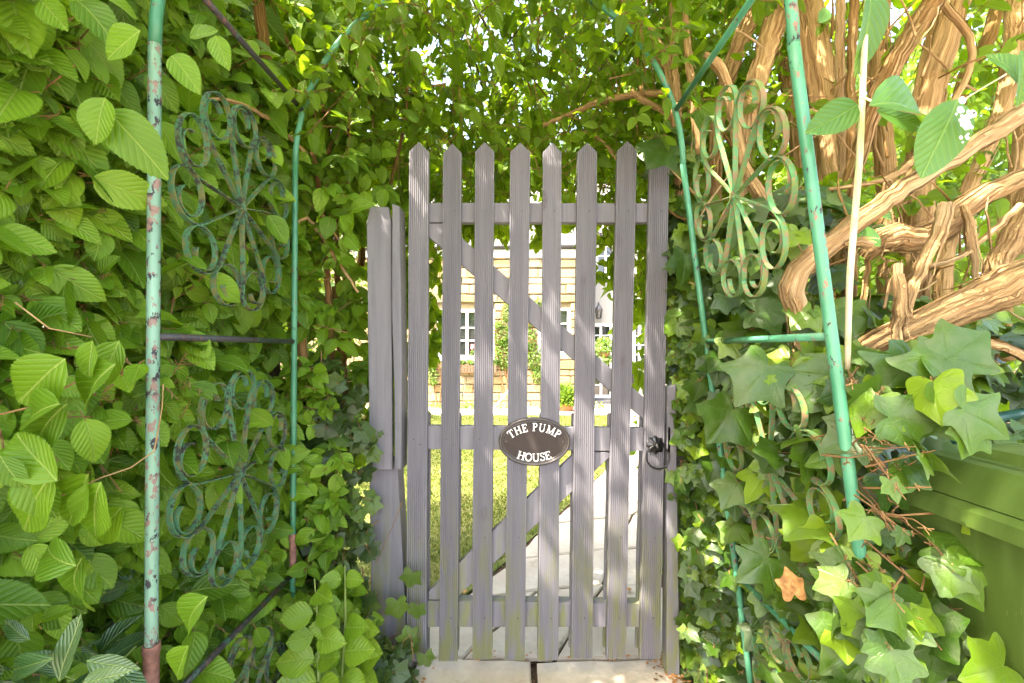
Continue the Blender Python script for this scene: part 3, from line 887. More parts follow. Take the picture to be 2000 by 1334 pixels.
# window box with plants
wbx = thing('window_box', 'slatted wooden window box of red and green plants under the cottage window', 'window box', (Xp(912, HY), HY-0.2, Zp(722, HY)))
m = MB()
for k in range(13):
    a = Xp(898, HY)+k*0.082; m.box((a, HY-0.26, Zp(727, HY)), (a+0.07, HY-0.23, Zp(712, HY)+sr.uniform(-.01, .02)))
m.box((Xp(898, HY), HY-0.23, Zp(727, HY)), (Xp(898, HY)+1.06, HY-0.06, Zp(723, HY)))
m.build('box', M['woodbox'], wbx)
def blob_leaves(L, c, rad, n, size, rng, tone=(0.5, 0.25), up=0.6, shell=0.4):
    v = nrm(rng.normal(0, 1, (n, 3))); r = rng.uniform(shell, 1, (n, 1))**0.5
    p = np.array(c)+v*r*np.array(rad)
    d = nrm(v*0.5+rng.normal(0, 0.6, (n, 3))+np.array([0, 0, -0.2]))
    L.add(p, d, v*0.8+np.array([0, -0.3, up])+rng.normal(0, .3, (n, 3)), size*rng.uniform(0.6, 1.3, n), np.clip(rng.normal(tone[0], tone[1], n), 0, 1))
L = Leaves(wbx, 'garden'); L.cap = 0; PLANTS.append(L)
for k in range(6): blob_leaves(L, (Xp(900, HY)+k*0.19, HY-0.15, Zp(706, HY)), (0.13, 0.1, 0.10), 120, 0.05, RNG, (0.3, 0.3))
# flowers behind glass of first window: vase on the sill inside is seen as pink head
fl = thing('potted_geranium', 'pink flower head on the sill of the cottage window', 'flower', (Xp(927, HY), HY-0.1, w1[2]))
m = MB()
for k in range(16):
    a = sr.uniform(0, 6.28); e = sr.uniform(-1, 1); c = Vector((Xp(927, HY)+0.09*math.cos(a)*math.cos(e), HY-0.06+0.05*math.sin(a), Zp(678, HY)+0.09*math.sin(e)))
    m.tube([c, c+Vector((0, -0.012, 0.004))], [0.035, 0.012], 6)
m.build('petal', M['pinkflower'], fl)
m = MB(); m.tube([(Xp(927, HY), HY-0.05, w1[2]), (Xp(927, HY), HY-0.06, Zp(680, HY))], 0.01, 5); m.build('stem', M['greentwig'], fl)
L = Leaves(fl, 'garden'); L.cap = 0; PLANTS.append(L); blob_leaves(L, (Xp(928, HY), HY-0.06, Zp(690, HY)), (0.13, 0.05, 0.1), 50, 0.07, RNG)

# cream rendered wing
WY = 14.0
wing = thing('rendered_house', 'cream rendered house wing with glazed door and upper sash window', 'house', (3, WY, hz))
ops = [(Xp(1148, WY), Xp(1207, WY), Zp(540, WY), Zp(478, WY)), (Xp(1150, WY), Xp(1198, WY), hz-0.0, Zp(631, WY)), (Xp(1222, WY), Xp(1275, WY), Zp(714, WY), Zp(631, WY))]
# two openings overlap in x, so build the wall in two storeys
m = MB(); zs = Zp(585, WY); tw = Zp(470, WY); x0 = wr+0.002; x1 = Xp(1420, WY)
wall_with_openings(m, x0, x1, zs, tw, WY, WY+0.4, ops[:1]); wall_with_openings(m, x0, x1, hz-0.3, zs, WY, WY+0.4, ops[1:])
m.build('wall', M['render'], wing)
casement(wing, ops[0][0], ops[0][1], ops[0][2], ops[0][3], WY+0.1, [ops[0][0], Xp(1166, WY), Xp(1183, WY), ops[0][1]], [Zp(516, WY), Zp(499, WY)], 0.06)
dr = casement(wing, ops[1][0], ops[1][1], ops[1][2]+.15, ops[1][3], WY+0.1, [ops[1][0], Xp(1174, WY), ops[1][1]], [Zp(752, WY), Zp(728, WY), Zp(702, WY), Zp(678, WY), Zp(655, WY)], 0.10, sill=False)
dr.name = 'door'
casement(wing, ops[2][0], ops[2][1], ops[2][2], ops[2][3], WY+0.1, [ops[2][0], Xp(1239, WY), Xp(1250, WY), ops[2][1]], [Zp(692, WY), Zp(674, WY), Zp(656, WY)], 0.06)
m = MB(); m.box((x0, WY-0.10, tw), (x1, WY+.1, tw+0.16)); m.build('fascia', M['white'], wing)
m = MB(); m.tube([(x0, WY-0.17, tw+0.12), (x1, WY-0.17, tw+0.12)], 0.06, 10); m.build('gutter', M['gutter'], wing)
m = MB(); m.add([(x0, WY-.2, tw+.2), (x1, WY-.2, tw+.2), (x1, WY+4, tw+3.2), (x0, WY+4, tw+3.2), (x0, WY, tw+.1), (x1, WY, tw+.1), (x1, WY+4, tw+3.0), (x0, WY+4, tw+3.0)], [(0,1,2,3),(1,5,6,2),(4,0,3,7),(5,4,7,6),(0,4,5,1)]); m.build('roof', M['slate'], wing)
m = MB(); m.box((Xp(1146, WY), WY-0.9, hz-0.05), (Xp(1202, WY), WY-0.01, hz+0.16)); m.build('door_step', M['matdark'], wing)
m = MB(); m.box((Xp(1146, WY)+.1, WY-1.3, hz-0.05), (Xp(1202, WY)-.1, WY-0.902, hz+0.08)); m.build('door_step', M['slab'], wing)
# carriage lantern
ln = thing('wall_lantern', 'small black carriage lantern on the cream wall above the door', 'lantern', tuple(P(1167, 610, WY)))
c = P(1167, 612, WY); c.y = WY-0.22
m = MB()
m.tube([c+Vector((0, 0, .10)), c+Vector((0, 0, .24))], [0.13, 0.02], 6); m.tube([c+Vector((0, 0, .24)), c+Vector((0, 0, .33))], [0.025, 0.008], 6)
for sx in (-1, 1):
    for sy in (-1, 1): m.tube([c+Vector((sx*.055, sy*.055, -.16)), c+Vector((sx*.09, sy*.09, .10))], 0.012, 4)
m.tube([c+Vector((0, 0, -.18)), c+Vector((0, 0, -.15))], 0.08, 6); m.tube([c+Vector((0, .22, .1)), c+Vector((0, .1, .3)), c+Vector((0, 0, .3))], 0.014, 5)
m.build('frame', M['iron'], ln)
m = MB(); m.tube([c+Vector((0, 0, -.15)), c+Vector((0, 0, .10))], [0.05, 0.085], 4); m.build('pane', M['glass'], ln)
# hand water pump
hp = thing('water_pump', 'black cast iron hand water pump with curved handle before the cream wall', 'water pump', tuple(P(1238, 770, 12.6)))
def pp(px, py, Y=12.6): return P(px, py, Y)
m = MB(); q, r_ = smooth_path([pp(1238, 790), pp(1238, 760), pp(1238, 740), pp(1238, 722)], 0.05, [.09, .06, .055, .07]); m.tube(q, r_, 10); m.tube([pp(1238, 724), pp(1238, 716), pp(1238, 711)], [.1, .08, .02], 10); m.build('pump_body', M['iron'], hp)
for zz in (775, 758, 742):
    m = MB(); a = pp(1238, zz); m.tube([a-Vector((0, 0, .02)), a+Vector((0, 0, .02))], 0.085, 10); m.build('collar', M['iron'], hp)
m = MB(); q, _ = smooth_path([pp(1238, 716), pp(1245, 712), pp(1252, 728), pp(1262, 735)], 0.05); m.tube(q, 0.02, 6); m.build('handle', M['iron'], hp)
m = MB(); q, _ = smooth_path([pp(1238, 730), pp(1232, 732), pp(1230, 740)], 0.03); m.tube(q, 0.028, 6); m.build('spout', M['iron'], hp)
m = MB(); m.tube([pp(1246, 790), pp(1246, 722)], 0.055, 8); o = m.build('water_pipe', M['steel']); tag(o, 'grey upright post standing beside the black hand pump', 'post')
# lavender pot
pot = thing('flower_pot', 'round terracotta pot of grey green lavender by the cottage corner', 'plant pot', tuple(P(1106, 806, 11.6)))
pc = P(1106, 806, 11.6)
m = MB(); m.tube([pc, pc+Vector((0, 0, .07)), pc+Vector((0, 0, .18)), pc+Vector((0, 0, .19)), pc+Vector((0, 0, .23))], [.12, .165, .185, .205, .205], 20); m.build('pot', M['terracotta'], pot, smooth=True, angle=40)
L = Leaves(pot, 'garden'); L.cap = 0; PLANTS.append(L)
lav = RNG
n = 900; v = nrm(lav.normal(0, 1, (n, 3))+np.array([0, 0, .7])); v[:, 2] = np.abs(v[:, 2])
L.add(np.array(pc)+np.array([0, 0, .2])+v*lav.uniform(.1, .42, (n, 1))*np.array([.75, .75, 1.25]), v+lav.normal(0, .2, (n, 3)), lav.normal(0, 1, (n, 3)), lav.uniform(.06, .14, n), lav.uniform(.5, 1, n))

# climbing rose on the cottage
rose = thing('climbing_rose', 'green climbing rose trained up the honey stone wall between the windows', 'climbing plant', (Xp(990, HY), HY-0.1, hz))
L = Leaves(rose, 'garden'); L.cap = 0; PLANTS.append(L)
stems = [[(995, 785), (990, 750), (985, 715), (975, 660), (985, 600), (1000, 580)], [(997, 785), (1003, 740), (1010, 700), (1035, 690), (1052, 650)], [(995, 770), (992, 720), (1000, 650), (1040, 600), (1050, 580)], [(998, 780), (1000, 720), (1015, 660), (1020, 620)], [(985, 770), (978, 735), (972, 690)]]
for si, st in enumerate(stems):
    q, _ = smooth_path([P(a, b_, HY-0.12) for a, b_ in st], 0.08)
    m = MB(); m.tube(q, [0.022*(1-0.6*i/len(q)) for i in range(len(q))], 5, 0.1, si); m.build('stem', M['twig'], rose)
for (a, b_, rx, rz, nn) in [(985, 690, .28, .45, 500), (978, 650, .25, .35, 300), (990, 610, .14, .28, 160), (1000, 590, .2, .15, 110), (1045, 700, .24, .38, 400), (1030, 660, .25, .3, 260), (1050, 735, .14, .22, 120), (1038, 620, .2, .25, 120), (1052, 590, .15, .12, 60), (1012, 680, .3, .3, 200)]:
    blob_leaves(L, P(a, b_, HY-0.15), (rx, .13, rz), nn, 0.075, RNG)
m = MB(); m.tube([P(968, 793, 12.6), P(993, 762, 12.85)], 0.02, 6); o = m.build('garden_cane', M['white']); tag(o, 'short white stick leaning against the cottage wall under the rose', 'stick')
# second slender climber at left end and border plants
cl = thing('wall_climber', 'thin climber with bare stems at the left end of the cottage wall', 'climbing plant', (Xp(852, HY), HY-0.1, hz))
for si, st in enumerate([[(855, 800), (850, 760), (856, 720), (846, 680)], [(856, 800), (862, 750), (858, 720), (850, 690)]]):
    q, _ = smooth_path([P(a, b_, HY-0.1) for a, b_ in st], 0.08); m = MB(); m.tube(q, 0.014, 5); m.build('stem', M['twig'], cl)
L = Leaves(cl, 'garden'); L.cap = 0; PLANTS.append(L)
for (a, b_, rx, rz, nn) in [(843, 705, .15, .35, 240), (846, 735, .13, .25, 160), (850, 680, .1, .2, 70)]: blob_leaves(L, P(a, b_, HY-.15), (rx, .1, rz), nn, .07, RNG)
for i, (a, b_, rx, rz, nn, lab) in enumerate([(850, 797, .35, .10, 320, 'low green border plant at the left foot of the cottage wall'), (912, 796, .38, .13, 420, 'low leafy border plant below the air vent of the cottage'), (985, 801, .35, .07, 240, 'low mat of border plants under the climbing rose'), (1172, 805, .22, .26, 260, 'small loose bush beside the door step path'), (1066, 799, .2, .08, 100, 'low tuft of green by the terracotta pot')]):
    c = P(a, b_, 12.3); t = thing('border_plant', lab, 'plant', (c.x, c.y, gz(12.3)), 'plants along the foot of the house'); L = Leaves(t, 'garden'); L.cap = 0; PLANTS.append(L); blob_leaves(L, (c.x, c.y, c.z), (rx, .2, rz), nn, .07, RNG, (0.55, .25), 0.9)
# hanging basket plant by the door
hb = thing('hanging_basket', 'hanging basket of yellow green foliage beside the glazed door', 'hanging basket', tuple(P(1180, 690, 12.9)))
c = P(1180, 688, 12.9)
m = MB(); m.tube([c+Vector((0, 0, -.18)), c+Vector((0, 0, -.08)), c], [.05, .15, .18], 12); m.build('basket', M['twig'], hb)
m = MB(); [m.tube([c+Vector((math.cos(a)*.17, math.sin(a)*.17, 0)), c+Vector((0, 0, .75))], .008, 4) for a in (0.3, 2.4, 4.5)]; m.tube([c+Vector((0, 0, .75)), c+Vector((0, 1.1, .75))], .012, 5); m.build('chain', M['iron'], hb)
L = Leaves(hb, 'garden'); L.cap = 0; PLANTS.append(L)
blob_leaves(L, c+Vector((0, 0, .15)), (.26, .22, .28), 520, .085, RNG, (.8, .2)); blob_leaves(L, c+Vector((.02, 0, -.15)), (.2, .18, .25), 180, .085, RNG, (.8, .2))

# ================================================================== GATE
GY = 1.60
gate = thing('garden_gate', 'grey picket garden gate with oval house sign and ring latch', 'gate', (0, GY, 0.06))
def px2(px, py, Y=GY): p = P(px, py, Y); return (p.x, p.z)
PK = [((799, 837), (793, 832), 277, 1290), ((866, 902), (857, 893), 280, 1292), ((928, 965), (922, 960), 277, 1288), ((997, 1036), (986, 1025), 278, 1290),
      ((1061, 1097), (1051, 1091), 278, 1290), ((1128, 1166), (1115, 1157), 278, 1287), ((1206, 1244), (1184, 1222), 275, 1287), ((1270, 1308), (1250, 1290), 290, 1288)]
def picket(tl, bl, yt, yb, Y, thick=0.021, grooves=9, peak=True, gdepth=0.0042, shoulder=0.034, seed=0):
    m = MB(); rnd_ = random.Random(seed)
    cols = [(0.0, 0.0015), (0.02, 0.0)]
    ed = 0.045
    for k in range(grooves):
        b = ed+(1-2*ed)*(k+0.30)/grooves
        cols += [(b, 0.0), (b+0.006, gdepth), (b+0.042, gdepth), (b+0.048, 0.0)]
    cols += [(0.98, 0.0), (1.0, 0.0015)]
    cols = sorted(cols)
    xt0, zt = px2(tl[0], yt); xt1, _ = px2(tl[1], yt); xb0, zb_ = px2(bl[0], yb); xb1, _ = px2(bl[1], yb)
    n = len(cols); vs = []
    levels = 9
    wob = [rnd_.uniform(-.0012, .0012) for _ in range(levels+1)]
    for L_ in range(levels+1):
        s = L_/levels
        for c, d in cols:
            xb = xb0+(xb1-xb0)*c; xt = xt0+(xt1-xt0)*c
            ztop = zt-(abs(c-0.5)*2*shoulder if peak else 0)
            z = zb_+(ztop-zb_)*s
            if s == 0: z += 0.0
            vs.append((xb+(xt-xb)*s+wob[L_], Y+d, z))
    nb = len(vs)
    for L_ in range(levels+1):
        s = L_/levels
        for c, d in cols:
            xb = xb0+(xb1-xb0)*c; xt = xt0+(xt1-xt0)*c
            ztop = zt-(abs(c-0.5)*2*shoulder if peak else 0)
            vs.append((xb+(xt-xb)*s+wob[L_], Y+thick, zb_+(ztop-zb_)*s))
    fs = []
    for L_ in range(levels):
        for i in range(n-1):
            a = L_*n+i; fs.append((a, a+1, a+n+1, a+n)); a += nb; fs.append((a+1, a, a+n, a+n+1))
        a = L_*n; fs.append((a+nb, a, a+n, a+n+nb)); a = L_*n+n-1; fs.append((a, a+nb, a+n+nb, a+n))
    for i in range(n-1):
        a = i; fs.append((a+1, a, a+nb, a+nb+1)); a = levels*n+i; fs.append((a, a+1, a+1+nb, a+nb))
    m.add(vs, fs)
    return m
railY0 = GY+0.021; railY1 = railY0+0.032
NM = MB(); NM.tube([(0, -0.0008, 0), (0, 0.004, 0)], 0.0028, 8); NAIL = bpy.data.meshes.new('nail'); NAIL.from_pydata(NM.v, [], NM.f); NAIL.materials.append(M['nail'])
for i, (tl, bl, yt, yb) in enumerate(PK):
    if i == 0: yb = 1292
    pk = picket(tl, bl, yt, yb, GY, seed=i).build('picket', M['wood'], gate)
    for py in (412, 858, 868, 1050, 1208):
        u = (py-yt)/(yb-yt)
        cx = (tl[0]+tl[1])/2*(1-u)+(bl[0]+bl[1])/2*u+((-7) if py in (858,) else 5)
        x, z = px2(cx, py); o = bpy.data.objects.new('nail', NAIL); COL.objects.link(o); o.parent = pk; o.location = (x, GY, z)
    # backing board behind the lower half of every picket
    s = (812-yt)/(yb-yt)
    t2 = tuple(a+(b-a)*s for a, b in zip(tl, bl))
    rp = picket(t2, bl, 812, yb-3, railY1, 0.02, peak=False, seed=i+20); rp.build('rear_picket', M['wood'], gate)
def rail(pts, y0, y1, name='rail'):
    m = MB(); m.prism([px2(*p) for p in pts], y0, y1, 0.0015); return m.build(name, M['wood'], gate)
rail([(822, 431), (1290, 431), (1290, 393), (822, 392)], railY0, railY1)
rail([(815, 880), (1275, 884), (1276, 838), (815, 833)], railY0, railY1)
rail([(808, 1232), (1262, 1232), (1262, 1186), (808, 1180)], railY0, railY1+0.012)
# braces between the rails
br0 = railY0+0.001
rail([(822, 449), (1262, 822), (1273, 822), (1274, 788), (868, 433), (822, 433)], br0, railY1-0.004, 'brace')
rail([(812, 1178), (884, 1178), (1196, 886), (1130, 882), (812, 1192-3)][:0] or [(835, 1178), (886, 1178), (1203, 887), (1128, 885), (835, 1162)], br0, railY1-0.004, 'brace')
# oval name plate
NYP = GY-0.012
pc = P(1044, 863, NYP); A = 70/F*NYP; B = 47.5/F*NYP
def ellipse_ring(m, a, b, prof, n=72):
    vs = []; k = len(prof)
    for i in range(n):
        an = 2*PI*i/n
        for (dr_, y) in prof: vs.append((pc.x+(a+dr_)*math.cos(an), y, pc.z+(b+dr_)*math.sin(an)))
    fs = []
    for i in range(n):
        j = (i+1) % n
        for q in range(k-1): fs.append((i*k+q, j*k+q, j*k+q+1, i*k+q+1))
    m.add(vs, fs)
m = MB(); ellipse_ring(m, A, B, [(0, GY-0.0005), (0, NYP+0.002), (-0.002, NYP-0.001), (-0.007, NYP-0.002), (-0.010, NYP+0.003), (-0.0115, NYP+0.0038), (-0.0125, NYP+0.001), (-0.0145, NYP+0.0005), (-0.016, NYP+0.003)])
plate = m.build('name_plate', M['platerim'], gate, smooth=True, label='oval bronze house sign reading THE PUMP HOUSE')
m = MB(); n = 72; vs = [(pc.x+(A-0.0158)*math.cos(2*PI*i/n), NYP+0.003, pc.z+(B-0.0158)*math.sin(2*PI*i/n)) for i in range(n)]; m.add(vs, [tuple(reversed(range(n)))]); m.build('plate_face', M['plate'], plate)
for sx in (-1, 1):
    m = MB(); m.tube([(pc.x+sx*(A-0.026), NYP-0.0005, pc.z), (pc.x+sx*(A-0.026), NYP+0.003, pc.z)], 0.0026, 10); m.build('screw', M['platerim'], plate)
# raised serif lettering
tk, tn = 0.17, 0.085
def arc(cx, cy, rx, ry, a0, a1, n=10): return [(cx+rx*math.cos(math.radians(a0+(a1-a0)*i/n)), cy+ry*math.sin(math.radians(a0+(a1-a0)*i/n))) for i in range(n+1)]
def sv(x, top=True, bot=True, w=0.17):
    out = []
    if bot: out.append(([(x-w, .03), (x+w, .03)], .06))
    if top: out.append(([(x-w, .97), (x+w, .97)], .06))
    return out
GL = {
 'T': (0.80, [([(0.40, 0), (0.40, 1)], tk), ([(0.02, .96), (0.78, .96)], tn), ([(0.04, .98), (0.04, .74)], .06), ([(0.76, .98), (0.76, .74)], .06)]+sv(.4, False)),
 'H': (0.92, [([(0.18, 0), (0.18, 1)], tk), ([(0.74, 0), (0.74, 1)], tk), ([(0.18, .52), (0.74, .52)], tn)]+sv(.18)+sv(.74)),
 'E': (0.74, [([(0.18, 0), (0.18, 1)], tk), ([(0.02, .96), (0.66, .96)], tn), ([(0.18, .52), (0.48, .52)], tn), ([(0.02, .04), (0.68, .04)], tn), ([(0.65, .98), (0.65, .76)], .06), ([(0.65, .02), (0.65, .26)], .06), ([(0.48, .4), (0.48, .64)], .05)]),
 'P': (0.72, [([(0.18, 0), (0.18, 1)], tk), ([(0.18, .96), (0.38, .96)]+arc(.38, .73, .23, .23, 90, -90)+[(0.18, .50)], .11)]+sv(.18, False)+[([(0.02, .97), (0.2, .97)], .06)]),
 'U': (0.92, [([(0.18, 1), (0.18, .34)]+arc(.45, .32, .27, .29, 180, 360), .14), ([(0.72, .3), (0.72, 1)], tn)]+[([(0.02, .97), (0.36, .97)], .06), ([(0.58, .97), (0.88, .97)], .06)]),
 'M': (1.10, [([(0.16, 0), (0.16, 1)], tn), ([(0.16, 1), (0.53, .04)], .15), ([(0.53, .04), (0.92, 1)], tn), ([(0.92, 0), (0.92, 1)], tk), ([(0.02, .03), (0.32, .03)], .06), ([(0.76, .03), (1.08, .03)], .06), ([(0.0, .97), (0.2, .97)], .06), ([(0.9, .97), (1.08, .97)], .06)]),
 'O': (0.92, [(arc(.46, .5, .36, .46, 0, 360, 28), .13)]),
 'S': (0.66, [([(0.56, .74), (.55, .86), (.44, .95), (.30, .96), (.17, .88), (.13, .76), (.2, .62), (.36, .52), (.52, .42), (.58, .28), (.53, .13), (.38, .03), (.24, .04), (.12, .14), (.10, .28)], .12), ([(0.57, .98), (0.57, .72)], .05), ([(0.09, .02), (0.09, .28)], .05)]),
 ' ': (0.42, []),
}
def letters(txt, h, R_, cz, ws=1.0, top=True):
    """letters along a circle of radius R_ whose centre lies at height cz"""
    tot = (sum(GL[c][0] for c in txt) + 0.05*len(txt))*h*ws
    ms = MB(); sarc = -tot/2; lvl = 0
    for c in txt:
        wid, st = GL[c]; mid = sarc+wid*h*ws/2
        an = (PI/2 - mid/R_) if top else (-PI/2 + mid/R_)
        ox, oz = pc.x+R_*math.cos(an), cz+R_*math.sin(an)
        tx, tz = (math.sin(an), -math.cos(an)) if top else (-math.sin(an), math.cos(an))
        nx, nz = -tz, tx
        def tr(x, y): return (ox+tx*(x-wid/2)*h*ws+nx*y*h, oz+tz*(x-wid/2)*h*ws+nz*y*h)
        for pts, w in st:
            lvl += 1; y0 = NYP-0.0006-0.00001*(lvl % 37)
            n_ = len(pts); Lp = []; Rp = []
            for i in range(n_):
                a = pts[max(0, i-1)]; b_ = pts[min(n_-1, i+1)]; dx, dz = b_[0]-a[0], b_[1]-a[1]; dl = math.hypot(dx, dz) or 1
                Lp.append(tr(pts[i][0]-dz/dl*w/2, pts[i][1]+dx/dl*w/2)); Rp.append(tr(pts[i][0]+dz/dl*w/2, pts[i][1]-dx/dl*w/2))
            vs = [(p[0], y0, p[1]) for p in Lp]+[(p[0], y0, p[1]) for p in Rp]+[(p[0], NYP+0.003, p[1]) for p in Lp]+[(p[0], NYP+0.003, p[1]) for p in Rp]
            fs = []
            for i in range(n_-1):
                fs += [(i, n_+i, n_+i+1, i+1), (2*n_+i, i, i+1, 2*n_+i+1), (n_+i, 3*n_+i, 3*n_+i+1, n_+i+1)]
            fs += [(0, 2*n_, 3*n_, n_), (n_-1, 2*n_-1, 4*n_-1, 3*n_-1)]
            ms.add(vs, fs)
        sarc += (wid+0.05)*h*ws
    return ms
U_ = NYP/F
letters('THE PUMP', 15.5*U_, 76*U_, P(0, 918, NYP).z, .95, True).build('lettering', M['lettering'], plate, label='raised white letters THE PUMP')
letters('HOUSE', 15.5*U_, 96*U_, P(0, 805.5, NYP).z, 1.05, False).build('lettering', M['lettering'], plate, label='raised white letters HOUSE')

# ring latch
lc = P(1280, 869, GY-0.004)
m = MB(); vs = []; n = 64
prof = [(0.0, -0.010), (0.45, -0.008), (0.62, -0.003), (1.0, -0.0015), (1.0, 0.0035)]
for i in range(n):
    an = 2*PI*i/n; r0 = 0.0300*(1+0.10*math.cos(8*an))
    for (k, y) in prof: vs.append((lc.x+r0*k*math.cos(an), lc.y+y, lc.z+r0*k*math.sin(an)))
kk = len(prof); fs = [(i*kk+q, ((i+1) % n)*kk+q, ((i+1) % n)*kk+q+1, i*kk+q+1) for i in range(n) for q in range(kk-1)]
m.add(vs, fs); latch = m.build('latch_plate', M['iron'], gate, smooth=True, angle=50, label='black flower shaped latch plate')
m = MB(); m.tube([lc+Vector((0, -.002, 0)), lc+Vector((0, -.020, 0)), lc+Vector((0, -.030, -.002)), lc+Vector((0, -.034, -.002))], [.013, .012, .010, .004], 16); m.build('boss', M['iron'], latch, smooth=True)
m = MB(); rc = P(1285, 893, GY-0.032)
m.tube([rc+Vector((math.cos(a)*.0395, .004*math.sin(a), math.sin(a)*.0395)) for a in np.linspace(0, 2*PI, 49)], .0033, 10, caps=False); m.build('ring', M['iron'], latch, smooth=True)
m = MB(); a = P(1303, 833, GY+0.02); m.box((a.x-.004, GY+.0, P(0, 884, GY).z), (a.x+.004, GY+.04, a.z)); m.build('latch_bar', M['iron'], gate)

# gate posts
lp = thing('gate_post', 'grey left gate post clad with two older boards beside the hedge', 'gate post', (P(745, 0, 1.6).x, 1.62, 0))
def board(pts, y0, y1, parent, name='board', label=None):
    m = MB(); m.prism([px2(a, b_, y0) for a, b_ in pts], y0, y1, 0.002); return m.build(name, M['wood'], parent, label=label)
board([(727, 1345), (800, 1345), (776, 900), (721, 900)], 1.615, 1.70, lp, 'post')
board([(722, 918), (766, 918), (764, 432), (758, 404), (722, 404), (716, 440)], 1.590, 1.613, lp, label='wide grey board with cracked knot')
board([(771, 916), (784, 918), (785, 700), (780, 403), (766, 397), (765, 600), (770, 760)], 1.575, 1.66, lp, label='narrow split grey board')
rpst = thing('gate_post', 'grey right gate post mostly hidden by ivy behind the green arch', 'gate post', (P(1330, 0, 1.65).x, 1.7, 0))
board([(1312, 1345), (1352, 1345), (1345, 430), (1330, 422), (1318, 430)], 1.72, 1.80, rpst, 'post')
board([(1302, 1340), (1328, 1340), (1320, 750), (1304, 758)], 1.60, 1.65, rpst, label='short weathered board with pointed top')

# ================================================================== GARDEN ARCH
arch = thing('garden_arch', 'peeling green metal garden arch with scrolled rosette side panels', 'garden arch', (0, 1.12, 0))
YN, YF = 0.85, 1.40
def XL(z): return -0.676+0.006*(z-0.2)
def XR(z): return 0.60-0.13*(z-1.15)
HS = 1.72
def hoop(Y):
    a = Vector((XL(HS), Y, HS)); b_ = Vector((XR(HS), Y, HS)); c = (a+b_)/2; r = (b_-a).length/2
    return [c+Vector((-math.cos(t)*r, 0, math.sin(t)*r*1.0)) for t in np.linspace(0, PI, 40)]
for (Y, r0, ml, mr, z0, far) in ((YN, .0108, 'tealpaint', 'greenpaint', 0.29, 0), (YF, .0085, 'tealpaint', 'greenpaint', 0.55, 1)):
    m = MB(); m.tube([(XL(z), Y, z) for z in np.linspace(z0 if not far else -0.02, HS, 26)], r0, 14); m.build('pole', M['greenpaint' if far else 'tealpaint'], arch, smooth=True, label='far left green pole' if far else 'near left faded teal pole')
    m = MB(); m.tube([(XR(z), Y, z) for z in np.linspace(-0.02, HS, 26)], r0*1.02, 14); m.build('pole', M['greenpaint'], arch, smooth=True, label='far right green pole' if far else 'near right emerald pole')
    m = MB(); m.tube(hoop(Y), r0, 14); m.build('hoop', M['greenpaint'], arch, smooth=True)
m = MB(); m.tube([(XL(-.02), YN, -.02), (XL(.59), YN, .585)], .0128, 14); m.tube([(XL(.59), YN, .585), (XL(.6), YN, .60)], .0146, 14); m.build('sleeve', M['rusttube'], arch, smooth=True, angle=40, label='rusty pink lower sleeve')
z_ = P(0, 1050, YF).z
m = MB(); m.tube([(XL(z_), YF, z_-.10), (XL(z_), YF, z_)], .0098, 12); m.tube([(XL(z_), YF, z_), (XL(z_), YF, z_+.012)], .0125, 12); m.build('sleeve', M['rusttube'], arch, smooth=True, angle=40)
for z0 in (0.46, 1.175, 1.885):
    if z0 < HS: xl, xr = XL(z0), XR(z0); xl2, xr2 = xl, xr
    else:
        hh = math.sin(math.acos(1-0)) ; r = (XR(HS)-XL(HS))/2; cc = (XR(HS)+XL(HS))/2; dx = math.sqrt(r*r-(z0-HS)**2); xl = cc-dx; xr = cc+dx
    m = MB(); m.tube([(xl, YN+.012, z0), (xl, YF-.01, z0)], .0072, 10); m.build('cross_bar', M['blacktube'], arch, smooth=True, label='dark worn cross bar')
    m = MB(); m.tube([(xr, YN+.012, z0), (xr, YF-.01, z0)], .0080, 10); m.build('cross_bar', M['greenpaint'], arch, smooth=True)
def strip(path, nrmX, w=0.0135, t=0.0026):
    """flat bar: path in (y,z); width runs along X"""
    m = MB(); n_ = len(path); vs = []; uv = []
    for i, (y, z) in enumerate(path):
        a = path[max(0, i-1)]; b_ = path[min(n_-1, i+1)]; dy, dz = b_[0]-a[0], b_[1]-a[1]; l_ = math.hypot(dy, dz) or 1
        ny, nz = -dz/l_*t/2, dy/l_*t/2; X = nrmX(z)
        vs += [(X-w/2, y+ny, z+nz), (X+w/2, y+ny, z+nz), (X+w/2, y-ny, z-nz), (X-w/2, y-ny, z-nz)]
    fs = []
    for i in range(n_-1):
        for k in range(4): fs.append((4*i+k, 4*i+(k+1) % 4, 4*i+4+(k+1) % 4, 4*i+4+k))
    fs += [(3, 2, 1, 0), (4*n_-4, 4*n_-3, 4*n_-2, 4*n_-1)]
    m.add(vs, fs); return m
